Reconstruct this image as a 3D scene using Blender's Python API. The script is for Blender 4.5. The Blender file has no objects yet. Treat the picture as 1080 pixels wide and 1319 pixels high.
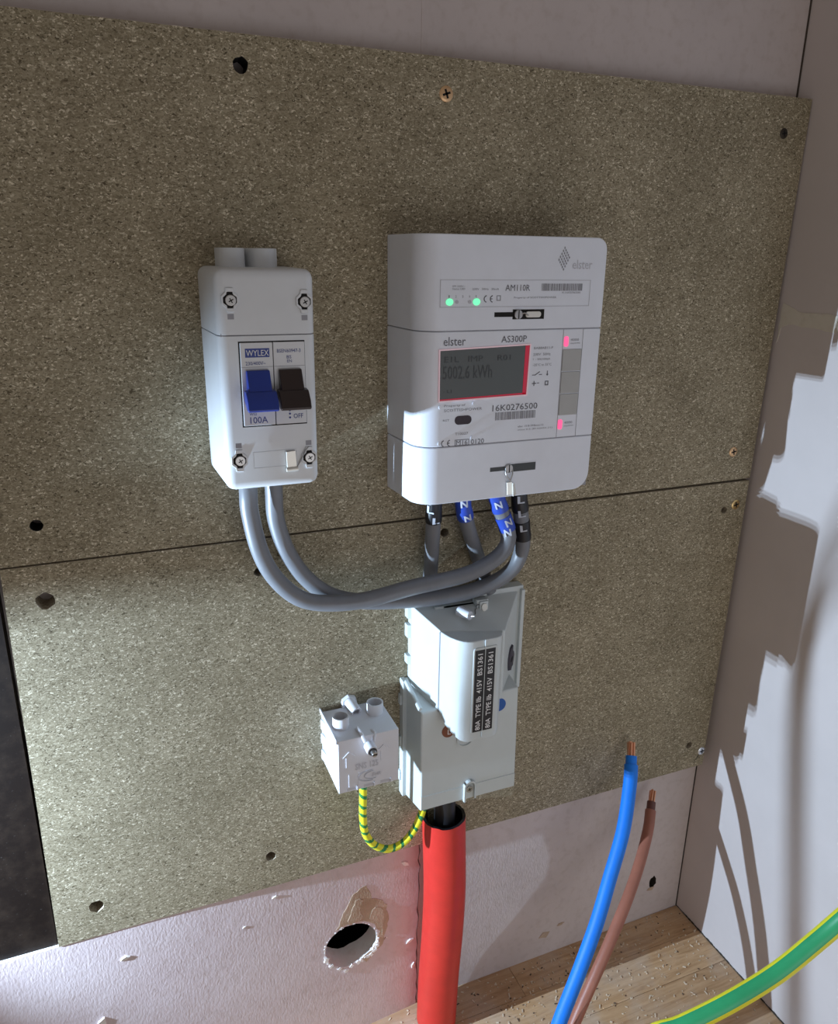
import bpy, bmesh, math, random
from mathutils import Vector, Matrix
import mathutils.noise as mnoise
R = random.Random(7)
S = bpy.context.scene
COL = S.collection

# ------------------------------------------------------------------ camera
cam_data = bpy.data.cameras.new('camera')
cam = bpy.data.objects.new('camera', cam_data)
COL.objects.link(cam)
right = Vector((0.925572, -0.378326, 0.013606))
down = Vector((-0.106769, -0.295352, -0.949404))
fwd = Vector((0.363203, 0.877289, -0.313763))
m = Matrix((right, -down, -fwd)).transposed().to_4x4()
m.translation = Vector((0.0, -0.568, 0.75081))
cam.matrix_world = m
cam_data.sensor_fit = 'HORIZONTAL'
cam_data.sensor_width = 36.0
cam_data.lens = 991.618 / 1080 * 36
cam_data.clip_start = 0.02
S.camera = cam

# ------------------------------------------------------------------ world, light, exposure
world = bpy.data.worlds.new('world')
S.world = world
world.use_nodes = True
bg = world.node_tree.nodes['Background']
bg.inputs[0].default_value = (1.0, 0.92, 0.86, 1)
bg.inputs[1].default_value = 0.22
S.view_settings.view_transform = 'Standard'
S.view_settings.look = 'None'
S.view_settings.gamma = 1.0
S.view_settings.use_curve_mapping = False
S.view_settings.exposure = 0.0
room = bpy.data.lights.new('room_fill', 'AREA')      # added area fill behind the camera for soft ambient light, no known source
room.shape = 'RECTANGLE'; room.size = 0.9; room.size_y = 0.8
room.energy = 3.8
room.color = (0.93, 0.95, 1.0)
ro = bpy.data.objects.new('room_fill', room)
COL.objects.link(ro)
ro.location = (0.42, -1.10, 0.14)
ro.rotation_euler = (math.radians(98), 0, math.radians(2))

LAMP = Vector((-0.335, -0.069, 0.370))
LAMP_ENERGY = 11.0
LAMP_SPOT, LAMP_BLEND, LAMP_YAW, LAMP_PITCH = 96.0, 0.5, -9.0, -4.0

# ------------------------------------------------------------------ material helpers
def new_mat(name, col, rough=0.5, metal=0.0, spec=0.5):
    mt = bpy.data.materials.new(name)
    mt.use_nodes = True
    b = mt.node_tree.nodes['Principled BSDF']
    b.inputs['Base Color'].default_value = (*col, 1)
    b.inputs['Roughness'].default_value = rough
    b.inputs['Metallic'].default_value = metal
    b.inputs['Specular IOR Level'].default_value = spec
    return mt

def nd(mt, typ, **kw):
    n = mt.node_tree.nodes.new(typ)
    for k, v in kw.items():
        setattr(n, k, v)
    return n

def lk(mt, a, b):
    mt.node_tree.links.new(a, b)

def coords(mt, scale=(1, 1, 1), rot=(0, 0, 0)):
    tc = nd(mt, 'ShaderNodeTexCoord')
    mp = nd(mt, 'ShaderNodeMapping')
    mp.inputs['Scale'].default_value = scale
    mp.inputs['Rotation'].default_value = rot
    lk(mt, tc.outputs['Object'], mp.inputs['Vector'])
    return mp.outputs['Vector']

def noise(mt, vec, scale, detail=3, rough=0.55, dist=0.0):
    n = nd(mt, 'ShaderNodeTexNoise')
    n.inputs['Scale'].default_value = scale
    n.inputs['Detail'].default_value = detail
    n.inputs['Roughness'].default_value = rough
    n.inputs['Distortion'].default_value = dist
    lk(mt, vec, n.inputs['Vector'])
    return n

def ramp(mt, fac, stops, interp='LINEAR'):
    r = nd(mt, 'ShaderNodeValToRGB')
    r.color_ramp.interpolation = interp
    el = r.color_ramp.elements
    while len(el) < len(stops):
        el.new(0.5)
    for e, (p, c) in zip(el, stops):
        e.position = p
        e.color = (*c, 1) if len(c) == 3 else c
    lk(mt, fac, r.inputs['Fac'])
    return r.outputs['Color']

def mix(mt, a, b, fac, blend='MIX'):
    x = nd(mt, 'ShaderNodeMix', data_type='RGBA', blend_type=blend)
    for s, v in ((x.inputs[6], a), (x.inputs[7], b), (x.inputs[0], fac)):
        if hasattr(v, 'links') or hasattr(v, 'is_linked'):
            lk(mt, v, s)
        elif isinstance(v, (int, float)):
            s.default_value = v
        else:
            s.default_value = (*v, 1)
    return x.outputs[2]

def bsdf(mt):
    return mt.node_tree.nodes['Principled BSDF']

def bump(mt, height, dist, strength=1.0):
    b = nd(mt, 'ShaderNodeBump')
    b.inputs['Distance'].default_value = dist
    b.inputs['Strength'].default_value = strength
    lk(mt, height, b.inputs['Height'])
    lk(mt, b.outputs['Normal'], bsdf(mt).inputs['Normal'])

def emissive(name, col, strength, base=(0.1, 0.1, 0.1)):
    mt = new_mat(name, base, 0.4)
    bsdf(mt).inputs['Emission Color'].default_value = (*col, 1)
    bsdf(mt).inputs['Emission Strength'].default_value = strength
    return mt

def plastic(name, col, rough=0.42, var=0.04):
    mt = new_mat(name, col, rough)
    v = coords(mt)
    n = noise(mt, v, 60, 3)
    c = ramp(mt, n.outputs['Fac'], [(0.3, tuple(x * (1 - var) for x in col)), (0.7, tuple(min(1, x * (1 + var)) for x in col))])
    lk(mt, c, bsdf(mt).inputs['Base Color'])
    n2 = noise(mt, v, 2500, 2)
    bump(mt, n2.outputs['Fac'], 0.00003, 0.5)
    return mt

# ------------------------------------------------------------------ materials
def make_chipboard():
    mt = new_mat('chipboard', (0.3, 0.26, 0.2), 0.75, spec=0.25)
    v = coords(mt)
    warp = noise(mt, v, 260, 2)
    add = nd(mt, 'ShaderNodeVectorMath', operation='MULTIPLY_ADD')
    lk(mt, warp.outputs['Color'], add.inputs[0])
    add.inputs[1].default_value = (0.004, 0.004, 0.004)
    lk(mt, v, add.inputs[2])
    def flakes(scale, rot):
        mp = nd(mt, 'ShaderNodeMapping')
        mp.inputs['Scale'].default_value = (scale * 0.45, scale, scale)
        mp.inputs['Rotation'].default_value = (0, rot, 0)
        lk(mt, add.outputs[0], mp.inputs['Vector'])
        vo = nd(mt, 'ShaderNodeTexVoronoi')
        vo.inputs['Scale'].default_value = 1.0
        lk(mt, mp.outputs['Vector'], vo.inputs['Vector'])
        return vo
    a, b = flakes(1250, 0.45), flakes(1050, -0.5)
    stops = [(0.0, (0.085, 0.066, 0.038)), (0.1, (0.19, 0.157, 0.100)), (0.5, (0.268, 0.228, 0.150)), (0.88, (0.34, 0.295, 0.205)), (1.0, (0.64, 0.57, 0.43))]
    sa = nd(mt, 'ShaderNodeSeparateColor'); lk(mt, a.outputs['Color'], sa.inputs[0])
    sb = nd(mt, 'ShaderNodeSeparateColor'); lk(mt, b.outputs['Color'], sb.inputs[0])
    ca = ramp(mt, sa.outputs[0], stops)
    cb = ramp(mt, sb.outputs[1], stops)
    sel = noise(mt, v, 600, 1)
    selr = ramp(mt, sel.outputs['Fac'], [(0.47, (0, 0, 0)), (0.53, (1, 1, 1))])
    c = mix(mt, ca, cb, selr)
    big = noise(mt, v, 22, 4)
    tone = ramp(mt, big.outputs['Fac'], [(0.3, (0.90, 0.89, 0.87)), (0.7, (1.17, 1.17, 1.18))])
    c = mix(mt, c, tone, 1.0, 'MULTIPLY')
    lk(mt, c, bsdf(mt).inputs['Base Color'])
    h = noise(mt, v, 900, 3)
    bump(mt, h.outputs['Fac'], 0.0002, 0.45)
    return mt
CHIP = make_chipboard()
CHIP_EDGE = new_mat('chipboard_edge', (0.35, 0.29, 0.2), 0.85)
_v = coords(CHIP_EDGE); _n = noise(CHIP_EDGE, _v, 700, 3)
lk(CHIP_EDGE, ramp(CHIP_EDGE, _n.outputs['Fac'], [(0.3, (0.2, 0.16, 0.11)), (0.7, (0.5, 0.43, 0.32))]), bsdf(CHIP_EDGE).inputs['Base Color'])

def make_plaster(name, c0, c1, relief, stretch=0.35, specks=True):
    mt = new_mat(name, c0, 0.8, spec=0.25)
    v = coords(mt)
    big = noise(mt, v, 9, 5, 0.6)
    c = ramp(mt, big.outputs['Fac'], [(0.32, c0), (0.68, c1)])
    sp = noise(mt, v, 120, 3)
    if specks:
        c = mix(mt, c, ramp(mt, sp.outputs['Fac'], [(0.25, (0.9, 0.88, 0.86)), (0.5, (1, 1, 1))]), 1.0, 'MULTIPLY')
    lk(mt, c, bsdf(mt).inputs['Base Color'])
    v2 = coords(mt, (1, 1, stretch))
    h = noise(mt, v2, 520, 3, 0.55)
    h2 = noise(mt, v, 40, 3)
    ad = nd(mt, 'ShaderNodeMath', operation='ADD')
    lk(mt, h.outputs['Fac'], ad.inputs[0]); lk(mt, h2.outputs['Fac'], ad.inputs[1])
    bump(mt, ad.outputs[0], relief, 1.0)
    return mt
PLASTER = make_plaster('plaster_back', (0.54, 0.47, 0.45), (0.62, 0.545, 0.525), 0.0003, 0.5)
PLASTER_TOP = make_plaster('plaster_top', (0.52, 0.455, 0.44), (0.58, 0.51, 0.49), 0.0001)
PLASTER_PINK = make_plaster('plaster_pink', (0.58, 0.475, 0.48), (0.66, 0.565, 0.575), 0.0003, 0.5)
PLASTER_R = make_plaster('plaster_right', (0.585, 0.525, 0.505), (0.635, 0.57, 0.55), 0.00003, 1.0, False)
FILLER = make_plaster('filler', (0.62, 0.57, 0.49), (0.7, 0.66, 0.58), 0.0001, 1.0)
CHALK = make_plaster('chalk', (0.75, 0.72, 0.7), (0.9, 0.88, 0.86), 0.0004, 1.0)
PAPER = make_plaster('torn_paper', (0.36, 0.25, 0.17), (0.62, 0.49, 0.38), 0.0008, 0.6)
DIRT_SHADE = make_plaster('dark_crack', (0.03, 0.025, 0.02), (0.08, 0.065, 0.05), 0.0003, 1.0)

DARKPANEL = new_mat('dark_brown_panel', (0.012, 0.009, 0.008), 0.55, spec=0.15)
_v = coords(DARKPANEL); _n = noise(DARKPANEL, _v, 45, 6, 0.7); _n2 = noise(DARKPANEL, _v, 420, 2)
_c = ramp(DARKPANEL, _n.outputs['Fac'], [(0.45, (0.010, 0.006, 0.0045)), (0.75, (0.026, 0.017, 0.012))])
_c = mix(DARKPANEL, _c, ramp(DARKPANEL, _n2.outputs['Fac'], [(0.68, (0, 0, 0)), (0.80, (0.03, 0.028, 0.027))]), 1.0, 'ADD')
lk(DARKPANEL, _c, bsdf(DARKPANEL).inputs['Base Color'])

def make_wood():
    mt = new_mat('oak_stave', (0.4, 0.26, 0.15), 0.55, spec=0.35)
    v = coords(mt, (6, 60, 60))
    oi = nd(mt, 'ShaderNodeObjectInfo')
    off = nd(mt, 'ShaderNodeVectorMath', operation='MULTIPLY_ADD')
    lk(mt, oi.outputs['Random'], off.inputs[0]); off.inputs[1].default_value = (31, 57, 13); lk(mt, v, off.inputs[2])
    g = noise(mt, off.outputs[0], 2.2, 6, 0.65, 1.2)
    c = ramp(mt, g.outputs['Fac'], [(0.3, (0.37, 0.215, 0.105)), (0.5, (0.52, 0.335, 0.185)), (0.72, (0.63, 0.43, 0.26))])
    t = ramp(mt, oi.outputs['Random'], [(0.0, (0.84, 0.8, 0.76)), (0.5, (1.0, 0.97, 0.93)), (1.0, (1.1, 1.08, 1.05))])
    c = mix(mt, c, t, 1.0, 'MULTIPLY')
    v2 = coords(mt)
    d = noise(mt, v2, 14, 6, 0.65)
    c = mix(mt, c, (0.55, 0.5, 0.45), ramp(mt, d.outputs['Fac'], [(0.45, (0, 0, 0)), (0.8, (0.6, 0.6, 0.6))]))
    lk(mt, c, bsdf(mt).inputs['Base Color'])
    bump(mt, g.outputs['Fac'], 0.0002, 0.4)
    return mt
WOOD = make_wood()
CHIPS = plastic('sawdust', (0.62, 0.5, 0.36), 0.8, 0.2)
CHIPS_DARK = plastic('dark_crumbs', (0.09, 0.06, 0.04), 0.8, 0.2)

WHITE = plastic('white_plastic', (0.75, 0.78, 0.85), 0.36, 0.02)
SWITCHW = plastic('switch_shell', (0.66, 0.68, 0.70), 0.38, 0.02)
MODULEW = plastic('module_white', (0.66, 0.67, 0.69), 0.4, 0.02)
GREYP = plastic('pale_grey_plastic', (0.56, 0.60, 0.60), 0.33, 0.02)
BLOCKP = plastic('block_plastic', (0.66, 0.66, 0.70), 0.4, 0.02)
KEYGREY = plastic('key_grey', (0.42, 0.42, 0.41), 0.6, 0.03)
LINEGREY = new_mat('seam_grey', (0.3, 0.3, 0.33), 0.6)
PRINT = new_mat('print_dark_grey', (0.13, 0.13, 0.15), 0.6)
PRINT_SOFT = new_mat('print_soft_grey', (0.26, 0.26, 0.29), 0.6)
EMBOSS = plastic('emboss_grey', (0.5, 0.5, 0.54), 0.4, 0.02)
PRINT_BLUE = new_mat('print_blue', (0.03, 0.05, 0.22), 0.5)
LOGO_BLUE = new_mat('logo_blue', (0.015, 0.04, 0.25), 0.4)
BLACK = plastic('black_plastic', (0.012, 0.012, 0.014), 0.4, 0.1)
HOLE_SHADE = new_mat('hole_shade', (0.01, 0.009, 0.008), 0.9)  # near-black colour stands in for the shade inside holes, slots and gaps
LABELBLACK = new_mat('label_black', (0.008, 0.008, 0.012), 0.35)
LABELWHITE = new_mat('label_white', (0.75, 0.75, 0.76), 0.5)
LEVER_BLUE = plastic('lever_blue', (0.012, 0.035, 0.25), 0.3, 0.05)
LEVER_BROWN = plastic('lever_brown', (0.022, 0.011, 0.01), 0.3, 0.05)
LCD = new_mat('lcd_glass', (0.105, 0.118, 0.118), 0.16)
LCD_SEG = new_mat('lcd_segments', (0.045, 0.05, 0.052), 0.3)
RED_GLOW = emissive('red_glow_edge', (0.9, 0.01, 0.06), 0.2, (0.35, 0.02, 0.05))  # weak emission stands in for LED light spilling onto the recess wall
PINK_GLOW = emissive('pink_glow_rim', (1.0, 0.35, 0.45), 0.12, (0.8, 0.72, 0.76))  # weak pink emission stands in for light falling on the pale rim
LEDGREEN = emissive('led_green', (0.12, 1.0, 0.42), 0.95, (0.3, 0.8, 0.5))
LEDPINK = emissive('led_pink', (1.0, 0.05, 0.22), 1.1, (0.8, 0.2, 0.3))
METAL = new_mat('steel', (0.42, 0.41, 0.4), 0.38, 1.0)
BRASS = new_mat('yellow_zinc', (0.72, 0.52, 0.24), 0.35, 1.0)
ZINC = new_mat('bright_zinc', (0.75, 0.77, 0.8), 0.3, 1.0)
BRONZE = new_mat('bronze_screw', (0.72, 0.47, 0.26), 0.4, 0.8)
DARKSCREW = new_mat('dark_screw', (0.05, 0.04, 0.03), 0.5, 0.6)
TAGM = new_mat('seal_tag', (0.72, 0.70, 0.64), 0.35, 0.35)
COPPER = new_mat('copper', (0.75, 0.36, 0.21), 0.35, 1.0)
CABLEGREY = plastic('cable_grey', (0.17, 0.175, 0.19), 0.42, 0.08)
CABLEBLUE = plastic('cable_blue', (0.0, 0.19, 0.78), 0.55, 0.05)
CABLEBROWN = plastic('cable_brown', (0.34, 0.125, 0.08), 0.45, 0.08)
CABLEBROWN_IN = plastic('cable_brown_inner', (0.13, 0.045, 0.032), 0.45, 0.08)
TAPEBLUE = plastic('tape_blue', (0.025, 0.07, 0.42), 0.4, 0.08)
TAPEBLACK = plastic('tape_black', (0.01, 0.01, 0.013), 0.4, 0.1)
TAPEPRINT = new_mat('tape_print', (0.5, 0.53, 0.6), 0.5)
YEL = plastic('wire_yellow', (0.78, 0.72, 0.03), 0.4, 0.04)
GRN = plastic('wire_green', (0.02, 0.22, 0.07), 0.4, 0.05)
GRN2 = plastic('earth_cable_green', (0.03, 0.33, 0.13), 0.4, 0.05)
PIPERED = plastic('pipe_red', (0.60, 0.03, 0.022), 0.42, 0.06)
PIPEIN = plastic('pipe_inside', (0.012, 0.012, 0.016), 0.3, 0.1)
STICK_BROWN = new_mat('sticker_brown', (0.2, 0.055, 0.02), 0.5)
STICK_BLUE = new_mat('sticker_blue', (0.01, 0.09, 0.36), 0.5)
PUTTY = plastic('dark_putty', (0.045, 0.04, 0.055), 0.6, 0.2)

# ------------------------------------------------------------------ mesh helpers
def meta(o, label=None, cat=None, group=None, kind=None):
    for k, v in (('label', label), ('category', cat), ('group', group), ('kind', kind)):
        if v:
            o[k] = v
    return o

def thing(name, loc, label, cat, group=None):
    o = bpy.data.objects.new(name, None)
    o.empty_display_size = 0.02
    COL.objects.link(o)
    o.location = loc
    return meta(o, label, cat, group)

def attach(o, parent):
    if parent is not None:
        o.parent = parent
        # geometry is written in world coordinates: undo the offset of a thing's Empty
        if parent.parent is None:
            o.matrix_parent_inverse = Matrix.Translation(-parent.location)
    return o

def obj(name, bm, mats, parent=None, smooth=True, bev=0.0, seg=2, label=None):
    me = bpy.data.meshes.new(name)
    bmesh.ops.recalc_face_normals(bm, faces=bm.faces[:])
    bm.to_mesh(me)
    bm.free()
    if not isinstance(mats, (list, tuple)):
        mats = [mats]
    for x in mats:
        me.materials.append(x)
    o = bpy.data.objects.new(name, me)
    COL.objects.link(o)
    attach(o, parent)
    if smooth:
        me.shade_smooth()
        me.set_sharp_from_angle(angle=math.radians(38))
    if bev:
        b = o.modifiers.new('bevel', 'BEVEL')
        b.width = bev; b.segments = seg; b.limit_method = 'ANGLE'
        b.angle_limit = math.radians(35); b.harden_normals = True
        b.use_clamp_overlap = True
    if label:
        o['label'] = label
    return o

def box(bm, x0, x1, y0, y1, z0, z1, mi=0):
    v = [bm.verts.new(p) for p in ((x0, y0, z0), (x1, y0, z0), (x1, y1, z0), (x0, y1, z0), (x0, y0, z1), (x1, y0, z1), (x1, y1, z1), (x0, y1, z1))]
    for f in ((0, 3, 2, 1), (4, 5, 6, 7), (0, 1, 5, 4), (1, 2, 6, 5), (2, 3, 7, 6), (3, 0, 4, 7)):
        bm.faces.new([v[i] for i in f]).material_index = mi
    return v

def hexa(bm, a, b, mi=0):
    """a, b: two loops of points (same length), joined by a skin and capped."""
    va = [bm.verts.new(p) for p in a]; vb = [bm.verts.new(p) for p in b]
    n = len(a)
    for i in range(n):
        bm.faces.new((va[i], va[(i + 1) % n], vb[(i + 1) % n], vb[i])).material_index = mi
    bm.faces.new(va[::-1]).material_index = mi
    bm.faces.new(vb).material_index = mi
    return va, vb

def prism_z(bm, pts, z0, z1, mi=0):
    return hexa(bm, [(x, y, z0) for x, y in pts], [(x, y, z1) for x, y in pts], mi)

def prism_y(bm, pts, y0, y1, mi=0):
    return hexa(bm, [(x, y0, z) for x, z in pts], [(x, y1, z) for x, z in pts], mi)

def prism_x(bm, pts, x0, x1, mi=0):
    return hexa(bm, [(x0, y, z) for y, z in pts], [(x1, y, z) for y, z in pts], mi)

def arc(cx, cy, r, a0, a1, n):
    return [(cx + r * math.cos(math.radians(a0 + (a1 - a0) * i / n)), cy + r * math.sin(math.radians(a0 + (a1 - a0) * i / n))) for i in range(n + 1)]

def circ(cx, cy, r, n=20, ry=None):
    ry = ry or r
    return [(cx + r * math.cos(2 * math.pi * i / n), cy + ry * math.sin(2 * math.pi * i / n)) for i in range(n)]

def rrect(x0, x1, z0, z1, r, n=4):
    return arc(x1 - r, z1 - r, r, 0, 90, n) + arc(x0 + r, z1 - r, r, 90, 180, n) + arc(x0 + r, z0 + r, r, 180, 270, n) + arc(x1 - r, z0 + r, r, 270, 360, n)

def ring_y(bm, outer, inner, y0, y1, mi=0):
    """frame between two outlines (x,z), thick along y"""
    n = len(outer)
    lo = [[bm.verts.new((x, y, z)) for x, z in loop] for y in (y0, y1) for loop in (outer, inner)]
    o0, i0, o1, i1 = lo
    for i in range(n):
        j = (i + 1) % n
        for q in ((o0[i], o0[j], i0[j], i0[i]), (o1[i], i1[i], i1[j], o1[j]), (o0[i], o1[i], o1[j], o0[j]), (i0[i], i0[j], i1[j], i1[i])):
            bm.faces.new(q).material_index = mi

def catmull(pts, step):
    P = [Vector(p) for p in pts]
    P = [P[0] * 2 - P[1]] + P + [P[-1] * 2 - P[-2]]
    out = []
    for i in range(1, len(P) - 2):
        p0, p1, p2, p3 = P[i - 1], P[i], P[i + 1], P[i + 2]
        n = max(2, int((p2 - p1).length / step))
        for k in range(n):
            t = k / n
            out.append(0.5 * ((2 * p1) + (p2 - p0) * t + (2 * p0 - 5 * p1 + 4 * p2 - p3) * t * t + (3 * p1 - p0 - 3 * p2 + p3) * t ** 3))
    out.append(P[-2].copy())
    return out

def frames(path):
    T = []
    for i in range(len(path)):
        a = path[max(0, i - 1)]; b = path[min(len(path) - 1, i + 1)]
        T.append((b - a).normalized())
    N = [None] * len(path)
    ref = Vector((0, -1, 0))
    if abs(T[0].dot(ref)) > 0.9:
        ref = Vector((1, 0, 0))
    n = (ref - T[0] * ref.dot(T[0])).normalized()
    N[0] = n
    for i in range(1, len(path)):
        n = (n - T[i] * n.dot(T[i])).normalized()
        N[i] = n
    return T, N

def tube(bm, path, rad, n=14, cap=True, mat_fn=None, a=0.0):
    T, N = frames(path)
    rings = []
    for i, p in enumerate(path):
        r = rad(i / max(1, len(path) - 1)) if callable(rad) else rad
        B = T[i].cross(N[i])
        rings.append([bm.verts.new(p + (N[i] * math.cos(a + 2 * math.pi * k / n) + B * math.sin(a + 2 * math.pi * k / n)) * r) for k in range(n)])
    for i in range(len(rings) - 1):
        for k in range(n):
            f = bm.faces.new((rings[i][k], rings[i][(k + 1) % n], rings[i + 1][(k + 1) % n], rings[i + 1][k]))
            if mat_fn:
                f.material_index = mat_fn(i, k)
    if cap:
        bm.faces.new(rings[0][::-1]); bm.faces.new(rings[-1])
    return rings

def cyl(bm, p0, p1, r0, r1=None, n=16, mi=0):
    r1 = r0 if r1 is None else r1
    p0, p1 = Vector(p0), Vector(p1)
    fs = len(bm.faces)
    tube(bm, [p0, p1], lambda t: r0 + (r1 - r0) * t, n)
    bm.faces.ensure_lookup_table()
    for f in bm.faces[fs:]:
        f.material_index = mi

def hollow(bm, p0, p1, ro, ri, n=24, floor=0.0, mi=0):
    """open cup from p0 (base) to p1 (mouth)"""
    p0, p1 = Vector(p0), Vector(p1)
    t = (p1 - p0).normalized()
    u = t.orthogonal().normalized(); w = t.cross(u)
    def ringv(c, r):
        return [bm.verts.new(c + (u * math.cos(2 * math.pi * k / n) + w * math.sin(2 * math.pi * k / n)) * r) for k in range(n)]
    a, b, c, d = ringv(p0, ro), ringv(p1, ro), ringv(p1, ri), ringv(p0 + t * floor, ri)
    for A, B in ((a, b), (b, c), (c, d)):
        for k in range(n):
            bm.faces.new((A[k], A[(k + 1) % n], B[(k + 1) % n], B[k])).material_index = mi
    bm.faces.new(a[::-1]); bm.faces.new(d)

def text_obj(name, s, mat, parent, x0, z0, w, h, y, rot=0.0, bold=0.0, label=None, slant=0.0, align='L', lift=0.00022):
    """flat lettering on a plane facing -y; (x0,z0) lower left, w wide, h tall (rot about y, degrees, ccw as seen)."""
    cu = bpy.data.curves.new(name, 'FONT')
    cu.body = s
    cu.resolution_u = 2
    cu.offset = bold
    cu.shear = slant
    to = bpy.data.objects.new(name, cu)
    COL.objects.link(to)
    dg = bpy.context.evaluated_depsgraph_get()
    me = bpy.data.meshes.new_from_object(to.evaluated_get(dg))
    bpy.data.objects.remove(to); bpy.data.curves.remove(cu)
    xs = [v.co.x for v in me.vertices]; ys = [v.co.y for v in me.vertices]
    if not xs:
        return None
    X0, X1, Y0, Y1 = min(xs), max(xs), min(ys), max(ys)
    sx = w / (X1 - X0); sy = h / (Y1 - Y0)
    c, sn = math.cos(math.radians(rot)), math.sin(math.radians(rot))
    for v in me.vertices:
        a, b = (v.co.x - X0) * sx, (v.co.y - Y0) * sy
        v.co = (x0 + a * c - b * sn, y - lift, z0 + a * sn + b * c)
    me.materials.clear(); me.materials.append(mat)
    o = bpy.data.objects.new(name, me)
    COL.objects.link(o)
    attach(o, parent)
    if label:
        o['label'] = label
    return o

def plate(bm, x0, x1, z0, z1, y, t=0.0003, mi=0):
    box(bm, x0, x1, y - t, y, z0, z1, mi)

def hline(bm, a, b, w, y, t=0.0002):
    """thin bar on plane y from (x,z) a to b"""
    a, b = Vector(a), Vector(b)
    d = (b - a).normalized(); n = Vector((-d.y, d.x)) * (w / 2)
    prism_y(bm, [tuple(a - n), tuple(b - n), tuple(b + n), tuple(a + n)], y - t, y)

def frame_bm(x0, x1, z0, z1, w, y, t=0.0002):
    bm = bmesh.new()
    ring_y(bm, [(x1, z1), (x0, z1), (x0, z0), (x1, z0)], [(x1 - w, z1 - w), (x0 + w, z1 - w), (x0 + w, z0 + w), (x1 - w, z0 + w)], y - t, y)
    return bm

def jag(cx, cz, r, n=16, amt=0.15, rz=None, seed=0):
    q = random.Random(seed)
    rz = rz or r
    return [(cx + r * (1 + q.uniform(-amt, amt)) * math.cos(2 * math.pi * i / n), cz + rz * (1 + q.uniform(-amt, amt)) * math.sin(2 * math.pi * i / n)) for i in range(n)]

def sheet_with_holes(outline, holes, y0, y1, depth=None):
    """a slab between y0 (front) and y1 (back) with real holes; slot 1 = hole walls, slot 2 = outer edges"""
    bm = bmesh.new()
    edges = []
    loops = []
    for loop in [outline] + holes:
        vs = [bm.verts.new((x, y0, z)) for x, z in loop]
        loops.append(vs)
        for i in range(len(vs)):
            edges.append(bm.edges.new((vs[i], vs[(i + 1) % len(vs)])))
    bmesh.ops.triangle_fill(bm, edges=edges, use_beauty=True)
    # drop the faces that filled a hole
    def inside(p, poly):
        c = False
        for i in range(len(poly)):
            (x1, z1), (x2, z2) = poly[i], poly[i - 1]
            if (z1 > p[1]) != (z2 > p[1]) and p[0] < (x2 - x1) * (p[1] - z1) / (z2 - z1) + x1:
                c = not c
        return c
    kill = [f for f in bm.faces if any(inside((f.calc_center_median().x, f.calc_center_median().z), h) for h in holes)]
    bmesh.ops.delete(bm, geom=kill, context='FACES')
    for li, vs in enumerate(loops):
        bk = [bm.verts.new((v.co.x, y1, v.co.z)) for v in vs]
        for i in range(len(vs)):
            j = (i + 1) % len(vs)
            f = bm.faces.new((vs[i], vs[j], bk[j], bk[i]))
            f.material_index = 2 if li == 0 else 1
    return bm

# ------------------------------------------------------------------ the setting
XW = 0.5845
PF = -0.0172       # front of the left lower sheet
CX = 0.2392        # crack between the two plaster sheets, left of the pipe
# right sheet and everything above, as one wall; left lower sheet is its own sheet
crack = [(CX + R.uniform(-0.0012, 0.0012) + 0.0006, 0.0 + 0.2325 * i / 26) for i in range(27)]
big_hole_main = [(0.5427, 0.0498)]
h2 = jag(0.5427, 0.0500, 0.0050, 14, 0.2, 0.0085, 3)
outline = [(XW + 0.01, 0.2330), (XW + 0.01, 1.5), (-0.9, 1.5), (-0.9, 0.2330)]
wall_back = obj('wall_back', sheet_with_holes(outline, [], 0.0, 0.0125), [PLASTER_TOP, CHALK, CHALK], smooth=False)
bm = sheet_with_holes([(XW + 0.01, -0.02), (XW + 0.01, 0.2328), (CX, 0.2328)] + crack[::-1] + [(CX + 0.001, -0.02)], [h2], 0.0, 0.0125)
for v in bm.verts:
    v.co.y += -0.003 * (0.5845 - v.co.x) / 0.345
obj('plaster_sheet', bm, [PLASTER, DIRT_SHADE, CHALK], wall_back, smooth=False, label='grey lower plaster sheet right of the pipe')  # hole walls coloured dark in place of the shade inside
meta(wall_back, kind='structure')
pit = [(0.147, 0.1336), (0.1532, 0.1375), (0.1597, 0.1398), (0.1660, 0.1392), (0.1715, 0.1387), (0.178, 0.1360), (0.1834, 0.1323), (0.1885, 0.1262), (0.1922, 0.119), (0.1934, 0.1118), (0.1929, 0.1058), (0.1893, 0.1003), (0.1847, 0.0961), (0.1780, 0.0928), (0.1708, 0.0916), (0.1650, 0.0893), (0.1587, 0.0896), (0.1527, 0.0928), (0.147, 0.0974), (0.1428, 0.1042), (0.1402, 0.1123), (0.1398, 0.1195), (0.1414, 0.1261), (0.1437, 0.1300)]
left_outline = [(CX - 0.0010, -0.02)] + [(x - 0.0014 + R.uniform(-0.0008, 0.0003), z) for x, z in crack] + [(CX - 0.001, 0.2325), (-0.0795, 0.2325), (-0.0795, 0.2194), (-0.9, 0.2194), (-0.9, -0.02)]
bm = sheet_with_holes(left_outline, [pit], PF, 0.0125)
for k in range(14):
    bmesh.ops.bisect_plane(bm, geom=bm.verts[:] + bm.edges[:] + bm.faces[:], plane_co=(-0.02 + 0.0185 * k, 0, 0), plane_no=(1, 0, 0), dist=1e-6)
sheet = obj('plaster_sheet', bm, [PLASTER_PINK, CHALK, CHALK], wall_back, label='pinkish lower plaster sheet with a knocked-out hole')
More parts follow.
